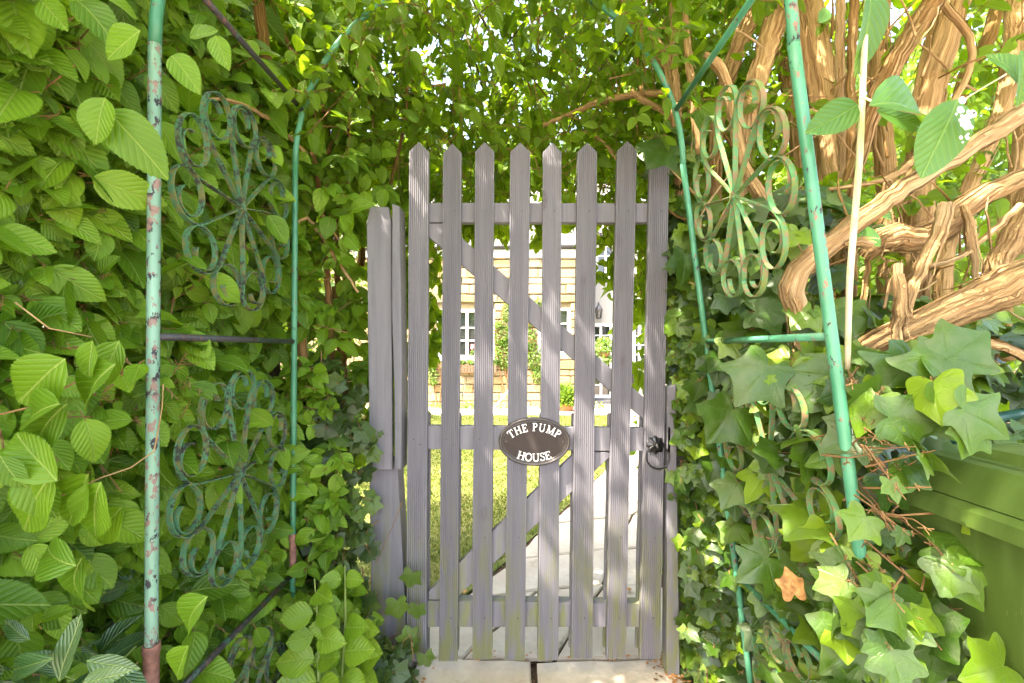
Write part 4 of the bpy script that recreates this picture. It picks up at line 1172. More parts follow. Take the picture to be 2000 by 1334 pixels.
def rosette(XF, zc, mat, seed, turn=1, side=-1):
    rg = random.Random(seed); yc = (YN+YF)/2
    m = MB(); X = XF(zc); m.tube([(X-.009, yc, zc), (X+.009, yc, zc)], .009, 10)
    ros = m.build('rosette', mat, arch)
    nS = 11
    for k in range(nS):
        th = 2*PI*(k+0.3)/nS+rg.uniform(-.03, .03)
        sy = 0.93; sz = 1.02
        R1 = 0.165; R = .062
        d = Vector((math.cos(th), math.sin(th))); q = Vector((-d.y, d.x))*turn
        pts = [d*0.004, d*0.05, d*0.1, d*R1]
        # outer loop then a smaller inner curl
        c0 = d*R1 - q*R
        tot = math.radians(rg.uniform(520, 570)); N_ = 44
        # start at +q side of the centre, go outwards
        p = Vector(c0)
        for i in range(1, N_+1):
            s = i/N_; a = s*tot
            rad = R*(1-0.62*max(0, s-0.30)/0.7)
            # spiral around a centre that drifts slightly outwards
            e = q*math.cos(a)+d*math.sin(a)
            c = c0+d*0.030*min(1, s*2.2)
            pts.append(c+e*rad)
        path = [(yc+p.x*sy*1.0, zc+p.y*sz) for p in pts]
        strip(path, XF, 0.0125).build('scroll', mat, ros, smooth=True, angle=50)
    return ros
for zc in (1.50, 0.845, 0.175): rosette(XL, zc, M['scrollpaint'], int(zc*100), 1, -1)
for zc in (1.53, 0.86, 0.19): rosette(XR, zc, M['scrollpaint2'], int(zc*77), -1, 1)
# loose curls high in the hoop
for sgn, mt in ((-1, 'scrollpaint'), (1, 'greenpaint')):
    cc = (XL(HS)+XR(HS))/2; r = (XR(HS)-XL(HS))/2
    for an in (58, 78):
        cx = cc+sgn*math.cos(math.radians(an))*(r+.045); cz = HS+math.sin(math.radians(an))*(r+.045)
        pts = [Vector((cx+math.cos(t*sgn)*.05*(1-.04*t), YF-.02, cz+math.sin(t)*.05*(1-.04*t))) for t in np.linspace(0, 9, 40)]
        m = MB(); m.tube(pts, .0036, 6); m.build('scroll', M[mt], arch, smooth=True)

# ================================================================== WHEELIE BIN
bx = thing('wheelie_bin', 'faded green plastic wheelie bin half covered by ivy', 'bin', (1.05, 0.72, 0))
def frustum(m, x0, x1, y0, y1, z0, z1, ins=0.0, bev=0.012):
    """box tapering downwards by ins, with rounded vertical corners"""
    def ring(a, b_, c, d, z):
        out = []
        for (cx, cy, s0) in ((b_-bev, d-bev, 0), (a+bev, d-bev, 90), (a+bev, c+bev, 180), (b_-bev, c+bev, 270)):
            for k in range(5):
                t = math.radians(s0+k*22.5); out.append((cx+bev*math.cos(t), cy+bev*math.sin(t), z))
        return out
    e = bev*0.35
    R_ = [ring(x0+ins, x1-ins, y0+ins, y1-ins, z0), ring(x0, x1, y0, y1, z1-e), ring(x0+e, x1-e, y0+e, y1-e, z1)]
    n = len(R_[0]); vs = sum(R_, []); fs = [tuple(reversed(range(n))), tuple(range(2*n, 3*n))]
    for r in range(2):
        for i in range(n): j = (i+1) % n; fs.append((r*n+i, r*n+j, (r+1)*n+j, (r+1)*n+i))
    m.add(vs, fs)
m = MB(); frustum(m, .775, 1.38, .30, .93, .06, .862, .035, .03); m.build('body', M['bin'], bx)
m = MB(); frustum(m, .745, 1.41, .27, .96, .862, .897, -.004, .03); m.build('rim', M['bin'], bx)
m = MB(); frustum(m, .772, 1.40, .262, .955, .899, .955, -.018, .045)
frustum(m, .84, 1.34, .34, .88, .956, .972, -.02, .05); m.build('lid', M['bin'], bx, smooth=True, angle=35)
m = MB(); m.tube([P(1795, 845, 1.03), P(2040, 800, 1.22)], .0145, 12); hd = m.build('handle', M['binhandle'], bx, smooth=True, angle=40)
for (a, b_) in ((0.98, .94), (1.25, 1.0)):
    m = MB(); m.tube([(a, .93, .93), (a, 1.08, .955)], .016, 8); m.build('hinge', M['binhandle'], bx)
for xx in (.84, 1.30):
    m = MB(); m.tube([(xx, .93, .10), (xx+.05, .93, .10)], .10, 20); m.build('wheel', M['iron'], bx, smooth=True, angle=40)

# ================================================================== OLD SHRUB OF PEELING STEMS (right)
shrub, LS = plant('old_honeysuckle', 'old shrub with thick orange peeling stems to the right of the arch', 'shrub', 'canopy', (1.1, 1.5, 0), 300)
peel = MB()
def branch(pts, parent, mat='bark', rough=0.10, n=18, seed=0, strips=0, step=0.02, label=None):
    """pts: (px, py, Y, width_px)"""
    wp = [P(a, b_, Y) for a, b_, Y, w in pts]; rs = [w/2/F*Y for a, b_, Y, w in pts]
    q, r = smooth_path(wp, step, rs)
    rg = random.Random(seed)
    if mat != 'palestem': q = [p+Vector((rg.gauss(0, 1), rg.gauss(0, 1), rg.gauss(0, 1)))*0.0016 for p in q]
    m = MB(); m.tube(q, r, n, rough, seed); o = m.build('branch', M[mat], parent, smooth=True, label=label)
    L = len(q)
    for k in range(strips):
        i0 = rg.randint(0, max(0, L-6)); ln_ = rg.randint(4, 16); i1 = min(L-1, i0+ln_)
        if i1-i0 < 2: continue
        an = rg.uniform(0, 6.28); w = rg.uniform(.0010, .006); vs = []; fs = []
        lift = rg.uniform(.0, .02)
        for j, i in enumerate(range(i0, i1+1)):
            t = (q[min(L-1, i+1)]-q[max(0, i-1)]).normalized(); u = t.cross(Vector((0.3, -0.9, 0.2))).normalized(); v = t.cross(u)
            s = j/(i1-i0); rad = r[i]*1.09+.0012+lift*s*s
            c = q[i]+(u*math.cos(an)+v*math.sin(an))*rad; e = (v*math.cos(an)-u*math.sin(an))*w*(1-.7*s)
            vs += [c-e, c+e]
        for j in range(i1-i0): fs.append((2*j, 2*j+1, 2*j+3, 2*j+2))
        peel.add(vs, fs, [(random.random()*.03, 0.01*i) for i in range(len(vs))])
    return o
B = [
 ([(1562, -60, 1.75, 62), (1590, 100, 1.7, 60), (1618, 260, 1.65, 58), (1640, 420, 1.6, 52), (1650, 620, 1.6, 46), (1655, 1000, 1.6, 44)], 'bark', 40),
 ([(1640, -40, 1.45, 18), (1643, 200, 1.45, 18), (1650, 420, 1.45, 17), (1652, 640, 1.5, 15)], 'barkpale', 8),
 ([(1668, -40, 1.4, 17), (1662, 200, 1.4, 17), (1660, 400, 1.4, 16), (1665, 600, 1.45, 16)], 'barkbrown', 6),
 ([(1552, -60, 1.6, 40), (1515, 40, 1.55, 42), (1480, 150, 1.5, 40), (1455, 250, 1.5, 34), (1440, 420, 1.55, 26), (1430, 620, 1.6, 24)], 'bark', 30),
 ([(1492, -40, 1.7, 30), (1455, 60, 1.7, 32), (1425, 140, 1.7, 30), (1400, 260, 1.7, 26), (1395, 420, 1.7, 22)], 'bark', 20),
 ([(1860, -60, 1.25, 36), (1800, 40, 1.25, 38), (1745, 130, 1.25, 34), (1700, 230, 1.3, 30), (1668, 330, 1.35, 26), (1640, 420, 1.4, 24)], 'barkbrown', 26),
 ([(1880, -60, 1.55, 58), (1845, 60, 1.5, 56), (1815, 180, 1.5, 52), (1800, 300, 1.5, 50), (1790, 430, 1.5, 52), (1785, 640, 1.55, 48), (1780, 1000, 1.6, 44)], 'bark', 46),
 ([(1960, -40, 1.9, 24), (1925, 90, 1.9, 24), (1880, 160, 1.9, 22), (1860, 330, 1.9, 20)], 'barkbrown', 6),
 ([(2060, 170, .98, 42), (2000, 218, .98, 38), (1900, 285, .98, 34), (1800, 345, .99, 33), (1700, 415, 1.0, 34), (1620, 478, 1.02, 36), (1560, 528, 1.05, 40), (1545, 560, 1.06, 42), (1557, 610, 1.08, 34), (1568, 665, 1.1, 30), (1575, 800, 1.15, 28)], 'barkpale', 40),
 ([(2120, 500, .92, 76), (2000, 548, .92, 76), (1900, 590, .95, 66), (1810, 628, .97, 54), (1740, 658, 1.0, 44), (1680, 690, 1.04, 34), (1640, 740, 1.08, 26)], 'bark', 60),
 ([(2060, 320, 1.15, 34), (1990, 350, 1.15, 34), (1900, 395, 1.15, 36), (1850, 440, 1.15, 40), (1790, 470, 1.15, 42), (1745, 465, 1.15, 50), (1715, 470, 1.15, 46), (1690, 500, 1.18, 30)], 'bark', 46),
 ([(2060, 250, 1.3, 40), (2010, 400, 1.3, 42), (1970, 480, 1.3, 42), (1935, 560, 1.3, 40), (1920, 700, 1.3, 38)], 'bark', 36),
 ([(1850, 400, 1.05, 26), (1835, 450, 1.02, 24), (1805, 520, 1.0, 20), (1775, 585, .99, 16), (1760, 640, .98, 16), (1750, 700, .98, 18), (1738, 760, .98, 12)], 'barkpale', 16),
 ([(1752, 515, .96, 16), (1756, 580, .96, 16), (1757, 640, .97, 16), (1750, 730, .98, 14)], 'barkpale', 6),
 ([(1885, 400, 1.1, 12), (1895, 450, 1.1, 16), (1905, 530, 1.1, 12), (1908, 590, 1.1, 10)], 'barkpale', 4),
 ([(1650, 478, 1.0, 8), (1680, 470, .98, 18), (1700, 478, .98, 14)], 'barkpale', 4),
 ([(1990, 400, 1.1, 12), (1940, 450, 1.1, 9), (1880, 500, 1.1, 8), (1815, 520, 1.1, 7)], 'barkpale', 2),
 ([(1735, 400, 1.2, 9), (1725, 420, 1.2, 9), (1700, 480, 1.2, 10), (1690, 560, 1.2, 9), (1685, 640, 1.2, 8)], 'barkbrown', 2),
 ([(2040, 720, .9, 16), (1960, 678, .92, 14), (1880, 672, .95, 13), (1800, 690, .97, 11), (1750, 705, .98, 8)], 'barkpale', 8),
 ([(1840, 0, 1.35, 14), (1900, 100, 1.35, 13), (1850, 220, 1.35, 12), (1750, 340, 1.3, 10), (1620, 370, 1.3, 9)], 'bark', 4),
 ([(1210, -50, 1.9, 30), (1240, 30, 1.85, 28), (1280, 90, 1.8, 27), (1312, 150, 1.75, 24), (1322, 250, 1.7, 20), (1330, 420, 1.7, 18), (1345, 640, 1.72, 17), (1365, 900, 1.7, 17), (1378, 1100, 1.7, 18)], 'bark', 26),
 ([(1330, -40, 1.6, 14), (1338, 60, 1.6, 14), (1350, 160, 1.55, 12), (1365, 300, 1.55, 13)], 'bark', 6),
 ([(1310, -40, 1.7, 13), (1318, 120, 1.7, 13), (1322, 240, 1.7, 12)], 'bark', 6),
 ([(1375, 105, 1.4, 9), (1400, 125, 1.4, 22), (1420, 165, 1.4, 18), (1435, 240, 1.4, 20), (1455, 330, 1.4, 22), (1500, 400, 1.4, 24), (1550, 450, 1.4, 20), (1580, 520, 1.45, 20)], 'bark', 22),
 ([(1310, 185, 1.75, 13), (1270, 183, 1.8, 13), (1225, 188, 1.85, 11), (1180, 197, 1.85, 11), (1130, 215, 1.9, 9), (1060, 246, 1.9, 5)], 'bark', 6),
 ([(1310, 232, 1.75, 9), (1285, 212, 1.8, 10), (1255, 195, 1.8, 10), (1235, 175, 1.8, 5)], 'bark', 2),
 ([(1255, 190, 1.8, 7), (1245, 120, 1.85, 6), (1240, 60, 1.9, 5)], 'barkbrown', 0),
 ([(1140, 255, 1.9, 5), (1180, 280, 1.9, 5), (1215, 330, 1.9, 5)], 'bark', 0),
 ([(1885, 700, 1.3, 30), (1840, 560, 1.4, 30), (1870, 420, 1.5, 26), (1960, 200, 1.6, 30), (1990, -40, 1.7, 34)], 'bark', 20),
 ([(1960, 700, 1.7, 34), (1985, 400, 1.7, 36), (2010, 200, 1.7, 38)], 'bark', 12),
 ([(1720, -40, 1.8, 34), (1715, 160, 1.8, 34), (1735, 400, 1.8, 34), (1730, 700, 1.8, 34)], 'bark', 16),
 ([(1500, 20, 1.9, 22), (1545, 200, 1.9, 24), (1560, 420, 1.9, 24), (1540, 700, 1.9, 22)], 'bark', 12),
]
for i, (pts, mt, st) in enumerate(B):
    branch([(a_, b_, c_, d_*.92) for a_, b_, c_, d_ in pts], shrub, mt, 0.14 if pts[1][3] > 20 else 0.09, 34 if pts[1][3] > 20 else 14, 100+i, int(st*1.8)+3)
# knot heads and dead twigs
rg = random.Random(77)
for k in range(70):
    x = rg.uniform(1340, 2000); y = rg.uniform(60, 680); Y = rg.uniform(1.05, 1.7)
    if x < 1500 and Y < 1.3: Y = 1.5
    a = rg.uniform(-1.2, 1.2); l_ = rg.uniform(40, 150)
    branch([(x, y, Y, rg.uniform(3, 6)), (x+math.sin(a)*l_*.5+rg.uniform(-12, 12), y-math.cos(a)*l_*.5, Y+rg.uniform(-.05, .05), rg.uniform(2.5, 5)), (x+math.sin(a)*l_, y-math.cos(a)*l_, Y+rg.uniform(-.1, .1), 2)], shrub, rg.choice(['barkpale', 'bark', 'barkbrown']), 0.05, 6, 300+k, 0, 0.05)
pe = peel.build('peeling_bark', M['bark'], shrub); pe['kind'] = 'stuff'

# background foliage of the right shrub
def sheet_leaves(L, n, xr, yr, zr, size, rng, outward=(0, -1, 0.3), nl=6, tl=.14, droop=.5, tone=(0.5, .22), twig=None, keep=None, up=.5, face=.7, jit=.4):
    a = np.stack([rng.uniform(*xr, n), rng.uniform(*yr, n), rng.uniform(*zr, n)], 1)
    if keep is not None: a = a[keep(a)]
    o = np.tile(np.array(outward, float), (len(a), 1))
    sprigs(L, a, o, rng, nl, size, .25, tl, droop, face, up, jit, tone, twig)
tw = MB()
sheet_leaves(LS, 1700, (.62, 3.4), (1.8, 3.0), (.5, 3.6), .06, RNG, (-.3, -1, .3), tone=(.55, .25))
sheet_leaves(LS, 120, (.6, 2.3), (1.45, 1.8), (1.1, 2.4), .055, RNG, (-.3, -1, .3), tone=(.55, .25), twig=tw)
tw.build('twig', M['twig'], shrub)['kind'] = 'stuff'

# ================================================================== LEFT HEDGE (big serrated leaves)
hedge, LH = plant('viburnum_hedge', 'tall hedge of large serrated bright green leaves left of the arch', 'hedge', 'vib', (-1.0, 1.2, 0), 300)
tw = MB()
rng = np.random.default_rng(31)
def bulge(y, z): return 0.045*np.sin(y*7+1)*np.sin(z*5+2)+0.03*np.sin(z*11+y*3)
# the face towards the path (plane X about -0.78)
n = 2300
a = np.stack([np.zeros(n), rng.uniform(.40, 1.6, n), rng.uniform(.05, 2.25, n)], 1)
a[:, 0] = -0.845+bulge(a[:, 1], a[:, 2])+rng.normal(0, .03, n)-np.clip(a[:, 2]-1.7, 0, 1)*.25
sprigs(LH, a, np.tile([.75, -.55, .25], (n, 1)), rng, 6, .062, .34, .11, .75, .8, .55, .36, (.52, .30), tw, face_v=np.tile([.45, -.85, .25], (n, 1)))
# deeper, sparser layers
n = 1000
a = np.stack([rng.uniform(-1.5, -.95, n), rng.uniform(.3, 2.0, n), rng.uniform(.2, 2.7, n)], 1)
sprigs(LH, a, np.tile([.5, -.7, .25], (n, 1)), rng, 6, .078, .25, .13, .6, .7, .5, .4, (.38, .22), None)
# by the gate post: smaller growth facing the camera
n = 420
a = np.stack([rng.uniform(-.84, -.50, n), np.zeros(n), rng.uniform(.18, 2.5, n)], 1); a[:, 1] = 1.62+rng.uniform(-.07, .35, n)+.25*(a[:, 0] > -.56)
keep = ~((a[:, 0] > -.60) & (a[:, 1] < 1.75) & (a[:, 2] < 1.6)) & ~((a[:, 0] > -.68) & (a[:, 2] < .75))
a = a[keep]; n = len(a)
sprigs(LH, a, np.tile([.2, -.9, .2], (n, 1)), rng, 6, .060, .28, .09, .4, .8, .5, .4, (.6, .25), tw, face_v=np.tile([.1, -.9, .35], (n, 1)))
n = 75
a = np.stack([rng.uniform(-.72, -.57, n), rng.uniform(1.46, 1.56, n), rng.uniform(.25, 1.1, n)], 1)
sprigs(LH, a, np.tile([.2, -.9, .2], (n, 1)), rng, 6, .050, .3, .08, .4, .8, .5, .4, (.65, .22), tw, face_v=np.tile([.1, -.9, .35], (n, 1)))
tw.build('twig', M['twig'], hedge)['kind'] = 'stuff'
BL = [
 ([(498, -50, 1.55, 22), (512, 60, 1.55, 22), (528, 170, 1.55, 22), (545, 300, 1.55, 20), (562, 420, 1.55, 18), (580, 560, 1.55, 17), (600, 800, 1.6, 17)], 'barkbrown'),
 ([(700, -40, 2.0, 15), (690, 80, 2.0, 16), (682, 180, 2.0, 16), (680, 330, 2.0, 15), (676, 480, 2.0, 15), (680, 700, 2.0, 14)], 'barkbrown'),
 ([(528, 20, 1.7, 7), (560, 80, 1.7, 8), (585, 150, 1.7, 8), (600, 240, 1.7, 8), (625, 380, 1.7, 9), (640, 560, 1.7, 12), (648, 700, 1.75, 14)], 'barkbrown'),
 ([(230, 200, 1.15, 5), (330, 196, 1.15, 7), (430, 193, 1.2, 7), (500, 218, 1.3, 8), (545, 250, 1.4, 8), (600, 300, 1.5, 8)], 'bark'),
 ([(360, 262, 1.3, 5), (450, 270, 1.3, 6), (510, 290, 1.35, 6), (560, 330, 1.4, 6)], 'bark'),
 ([(418, 475, 1.4, 4), (480, 458, 1.4, 5), (550, 448, 1.45, 6), (600, 425, 1.5, 6)], 'bark'),
 ([(580, 400, 1.6, 6), (620, 450, 1.6, 7), (660, 510, 1.6, 7), (700, 570, 1.6, 5)], 'bark'),
 ([(585, 380, 1.6, 6), (630, 420, 1.6, 6), (680, 500, 1.62, 5)], 'bark'),
 ([(740, 80, 1.9, 6), (700, 170, 1.9, 8), (670, 240, 1.85, 9), (640, 300, 1.8, 8)], 'barkbrown'),
 ([(870, 165, 2.0, 4), (820, 170, 2.0, 5), (760, 178, 2.0, 6), (700, 200, 2.0, 6)], 'bark'),
 ([(798, 80, 2.0, 5), (792, 230, 2.0, 6), (770, 330, 2.0, 7), (745, 430, 2.0, 8)], 'barkbrown'),
 ([(620, -30, 1.9, 8), (612, 100, 1.9, 8), (640, 260, 1.9, 9), (655, 420, 1.9, 10), (662, 620, 1.9, 13)], 'barkbrown'),
 ([(250, 330, 1.4, 6), (262, 400, 1.4, 7), (255, 500, 1.4, 7), (275, 620, 1.4, 8)], 'barkbrown'),
 ([(265, 30, 1.7, 18), (262, 150, 1.7, 18), (270, 330, 1.7, 16), (280, 500, 1.7, 16)], 'barkbrown'),
 ([(180, -20, 1.8, 14), (100, 100, 1.8, 13), (20, 140, 1.7, 12), (-60, 120, 1.6, 12)], 'barkdark'),
 ([(-20, 95, 1.5, 14), (60, 165, 1.5, 12), (160, 220, 1.5, 9), (260, 300, 1.5, 7)], 'barkdark'),
 ([(430, 90, 1.7, 10), (440, 200, 1.7, 10), (455, 330, 1.7, 9)], 'barkbrown'),
 ([(380, 300, 1.5, 3), (405, 370, 1.5, 4), (402, 500, 1.5, 4)], 'bark'),
 ([(210, 360, 1.3, 4), (232, 400, 1.3, 5), (290, 440, 1.3, 4)], 'bark'),
 ([(590, 640, 1.6, 14), (560, 540, 1.65, 14), (530, 440, 1.7, 14)], 'barkbrown'),
 ([(520, 560, 1.75, 30), (530, 700, 1.75, 34), (540, 900, 1.75, 36)], 'barkdark'),
 ([(655, 560, 1.85, 16), (668, 700, 1.85, 18), (672, 900, 1.85, 18)], 'barkbrown'),
 ([(600, -40, 2.1, 16), (640, 120, 2.1, 16), (700, 320, 2.1, 14), (706, 520, 2.1, 14)], 'barkbrown'),
]
for i, (pts, mt) in enumerate(BL): branch(pts, hedge, mt, 0.09 if pts[1][3] > 12 else .05, 14 if pts[1][3] > 12 else 8, 500+i, 0)
# foreground twig that carries big leaves at the left edge
for i, pts in enumerate([[(-60, 815, .60, 4), (60, 795, .6, 4), (150, 745, .62, 4), (195, 700, .64, 3)], [(115, 970, .62, 3), (200, 930, .66, 3), (300, 880, .70, 3), (320, 750, .72, 2.5)], [(30, 590, .64, 3), (100, 640, .66, 3), (180, 660, .7, 3)]]):
    branch(pts, hedge, 'bark', .03, 8, 600+i, 0, .03)
# hand placed near leaves: base px, tip px, depth
def near_leaf(L, bx_, by_, tx_, ty_, Y, Y2=None, tone=.6, nv=(0.1, -1, .35)):
    a = P(bx_, by_, Y); b_ = P(tx_, ty_, Y2 if Y2 else Y); d = b_-a
    L.add(np.array([a]), np.array([d.normalized()]), np.array([nv], float), np.array([d.length]), np.array([tone]))
for t in [(180, 665, 165, 740, .60), (130, 700, 12, 790, .58), (225, 710, 120, 800, .60), (120, 790, 0, 810, .56), (105, 925, 15, 1050, .60), (110, 940, 25, 840, .57), (128, 790, 30, 880, .58), (200, 940, 150, 1065, .62), (175, 925, 110, 1040, .62),
          (240, 990, 165, 1070, .66), (232, 665, 195, 755, .64), (30, 500, 20, 600, .62), (5, 505, 100, 560, .64), (205, 190, 185, 280, .66), (210, 215, 300, 310, .68), (275, 60, 195, 105, .62), (250, 75, 308, 110, .63), (335, 110, 390, 165, .7), (372, 75, 422, 55, .72), (420, 70, 440, 125, .72),
          (130, 330, 205, 405, .66), (150, 0, 225, 60, .66), (80, 0, 130, 55, .64), (160, 1090, 95, 1215, .62), (150, 1105, 40, 1080, .6), (330, 1165, 325, 1265, .66), (405, 1165, 325, 1240, .66), (370, 1260, 330, 1334, .66), (0, 890, 30, 960, .55), (50, 920, 100, 1010, .6)]:
    near_leaf(LH, *t[:4], t[4], tone=random.uniform(.05, .5), nv=(random.uniform(-.3, .4), -1, random.uniform(0, .6)))

# ================================================================== HEDGE TUNNEL TOP AND CANOPY
can, LC = plant('hedge_canopy', 'leafy hedge canopy arching over behind the picket gate', 'tree', 'canopy', (0, 2.3, 0), 300)
rng = np.random.default_rng(44)
tw = MB()
def bottom(a): return 1.15+.262*a[:, 1]+.05*np.sin(a[:, 0]*9)+.04*np.sin(a[:, 0]*23)
n = 3700
a = np.stack([rng.uniform(-1.1, 1.15, n), rng.uniform(1.85, 2.75, n), rng.uniform(1.6, 3.3, n)], 1)
a = a[(a[:, 2] > bottom(a)+.08) & (a[:, 1]+a[:, 2]*.5 < 4.15)]
# thin the middle high part so the sky sparkles through
pxx = 1000+a[:, 0]/a[:, 1]*F; pyy = 683-(a[:, 2]-1.15)/a[:, 1]*F
thin = np.exp(-((pxx-960)/150)**2-((pyy-70)/120)**2)
a = a[rng.random(len(a)) > .5*thin]
sprigs(LC, a, np.tile([0, -.5, -.1], (len(a), 1))+rng.normal(0, .5, (len(a), 3)), rng, 6, .056, .25, .12, .6, .5, .6, .5, (.55, .25), tw)
# growth wound round the top of the far hoop
tt_ = rng.uniform(.25, PI-.25, 110); cc_ = (XL(HS)+XR(HS))/2; rr_ = (XR(HS)-XL(HS))/2
a = np.stack([cc_-np.cos(tt_)*(rr_+rng.normal(.03, .07, 110)), rng.uniform(1.34, 1.6, 110), HS+np.sin(tt_)*(rr_+rng.normal(.03, .06, 110))], 1)
sprigs(LC, a, np.tile([0, -.7, -.1], (110, 1)), rng, 6, .050, .25, .09, .6, .6, .6, .45, (.6, .25), tw)
# drooping fringe below the rail, and side jambs seen through the gate
def fringe(pts, n, size=.055, spread=18):
    for (px, py, Y) in pts:
        c = P(px, py, Y); aa = np.array(c)+rng.normal(0, 1, (n, 3))*np.array([spread/F*Y, .06, spread/F*Y])
        sprigs(LC, aa, np.tile([0, -.6, -.3], (n, 1)), rng, 4, size, .25, .07, .9, .7, .5, .4, (.65, .22), tw)
fringe([(915, 435, 2.1), (940, 445, 2.1), (985, 440, 2.2), (1045, 438, 2.2), (1180, 450, 2.0), (1190, 485, 1.95), (1178, 520, 1.95), (1235, 460, 2.2), (1250, 500, 2.1), (1252, 540, 2.1), (1245, 575, 2.1), (1235, 450, 2.1), (1245, 420, 2.1),
        (850, 460, 2.05), (850, 500, 2.05), (848, 530, 2.05), (845, 600, 2.0), (843, 640, 2.0), (838, 680, 2.0), (838, 560, 2.1), (1100, 415, 2.3), (1050, 420, 2.3)], 7, .05, 11)
fringe([(800, 440, 2.0), (805, 520, 2.0), (803, 600, 2.0), (800, 680, 2.0), (800, 750, 1.95), (795, 820, 1.9), (1300, 560, 1.95), (1302, 640, 1.95), (1315, 700, 1.95), (1310, 780, 1.9), (1320, 500, 2.0), (780, 560, 2.1), (790, 480, 2.1), (770, 700, 2.1)], 12, .052, 16)
n = 240
for sgn in (-1, 1):
    a = np.stack([sgn*rng.uniform(.62, 1.5, n), rng.uniform(1.9, 2.9, n), rng.uniform(.1, 2.6, n)], 1)
    a[:, 0] += np.where(sgn > 0, .12, 0)
    sprigs(LC, a, np.tile([-sgn*.6, -.3, .2], (n, 1)), rng, 6, .056, .25, .13, .5, .6, .5, .4, (.5, .25), None)
# roof of the tunnel and an unseen tree overhang added to shade the camera side
n = 1550
a = np.stack([rng.uniform(-3.0, 1.5, n), rng.uniform(-1.5, 1.9, n), rng.uniform(2.75, 3.3, n)], 1)
sprigs(LC, a, rng.normal(0, 1, (n, 3)), rng, 8, .105, .25, .2, .4, .3, .9, .4, (.5, .25), None)
n = 500
a = np.stack([rng.uniform(-2.0, -1.1, n), rng.uniform(1.5, 2.75, n), rng.uniform(2.2, 3.0, n)], 1)
sprigs(LC, a, rng.normal(0, 1, (n, 3)), rng, 8, .08, .25, .15, .4, .3, .9, .4, (.5, .25), None)  # unseen side leaves, added to cast shade on the near lawn
n = 230
a = np.stack([rng.uniform(1.2, 2.7, n), rng.uniform(.2, 2.0, n), rng.uniform(2.5, 3.2, n)], 1)
sprigs(LC, a, rng.normal(0, 1, (n, 3)), rng, 8, .10, .25, .2, .4, .3, .9, .4, (.5, .25), None)  # unseen overhead leaves, added to shade the stems on the right
n = 250
a = np.stack([rng.uniform(-1.2, 1.3, n), rng.uniform(.9, 1.9, n), rng.uniform(2.32, 2.8, n)], 1)
sprigs(LC, a, np.tile([0, -.6, -.2], (n, 1)), rng, 6, .06, .25, .12, .6, .5, .6, .45, (.5, .25), tw)
tw.build('twig', M['twig'], can)['kind'] = 'stuff'
rg = random.Random(9)
for k in range(34):
    x = rg.uniform(760, 1260); y = rg.uniform(-40, 300); Y = rg.uniform(1.9, 2.6); a = rg.uniform(-.6, .6)+PI*0; l_ = rg.uniform(100, 260)
    branch([(x, y, Y, rg.uniform(2, 4)), (x+math.sin(a)*l_*.5+rg.uniform(-12, 12), y-math.cos(a)*l_*.5, Y, rg.uniform(2, 4)), (x+math.sin(a)*l_*1.1, y-math.cos(a)*l_, Y+.1, 2)], can, rg.choice(['barkdark', 'barkbrown']), .04, 6, 800+k, 0, .06)
for k, (x, y, z) in enumerate([(-1.9, -1.5, 3.0), (1.9, -1.0, 3.0), (-2.2, 1.0, 2.8)]):
    q, r_ = smooth_path([(x*1.2, y, -.02), (x*1.15, y, 1.5), (x*.9, y+.2, 2.6), (x*.2, y+.6, 3.2)], .15, [.10, .085, .06, .02]); m = MB(); m.tube(q, r_, 10, .1, k); m.build('trunk', M['barkbrown'], can)

# ================================================================== IVY (right)
ivy, LI = plant('ivy_mass', 'thick glossy ivy climbing the right side of the arch and over the bin', 'ivy', 'ivy', (.75, 1.3, 0), 300)
rng = np.random.default_rng(55); tw = MB()
def ivy_patch(L, n, fx, size, nl=4, out=(-.5, -.85, .2), sj=.35, tone=(.5, .25), tl=.08, twig=None, jit=.35, up=.35):
    a = fx(n); o = np.tile(np.array(out, float), (len(a), 1))
    sprigs(L, a, o, rng, nl, size, sj, tl, .9, .85, up, jit, tone, twig)
def f1(n):   # panel between the poles, thick below the upper rosette
    y = rng.uniform(.82, 1.62, n); z = rng.uniform(.0, 1.24, n)
    top_ = 1.20-.10*np.sin(y*9)
    k = z < top_; y, z = y[k], z[k]
    x = .60-.13*(z-1.15)+.095+rng.normal(0, .03, len(y))
    return np.stack([x, y, z], 1)
ivy_patch(LI, 620, f1, .070, 4, twig=tw, tone=(.45, .28))
def f1b(n):
    a = f1(n); a[:, 0] += rng.uniform(.05, .25, len(a)); return a[(a[:, 1] > .98) | (a[:, 0] < .72)]
ivy_patch(LI, 330, f1b, .075, 4, tone=(.25, .2))
def f2(n):   # gate-side edge, small leaves hugging the post
    z = rng.uniform(.0, 1.45, n); x = .60-.05*(z-1)+rng.normal(0, .03, n)+.045; y = rng.uniform(1.5, 1.72, n); return np.stack([x, y, z], 1)
ivy_patch(LI, 420, f2, .040, 4, (-.35, -.9, .2), tl=.06, twig=tw, tone=(.6, .28))
def f3(n):
    z = rng.uniform(1.3, 1.95, n); x = .67-.08*(z-1)+rng.normal(0, .03, n)+.02; y = rng.uniform(1.6, 1.8, n); return np.stack([x, y, z], 1)
ivy_patch(LI, 60, f3, .055, 4, (-.35, -.9, .2), tl=.06, tone=(.45, .28))
def f4(n):   # tumbling over the bin corner
    t = rng.random(n); x = .60+t*.10; y = rng.uniform(.72, .90, n); z = rng.uniform(.15, 1.02, n); k = (x/y < .86); return np.stack([x, y, z], 1)[k]
ivy_patch(LI, 120, f4, .056, 4, (-.2, -.95, .2), tl=.06, twig=tw, tone=(.42, .25))
def f5(n):   # behind the rosette and over the shrub base
    z = rng.uniform(1.0, 1.6, n); x = rng.uniform(.62, 1.0, n); y = rng.uniform(1.25, 1.6, n); return np.stack([x, y, z], 1)
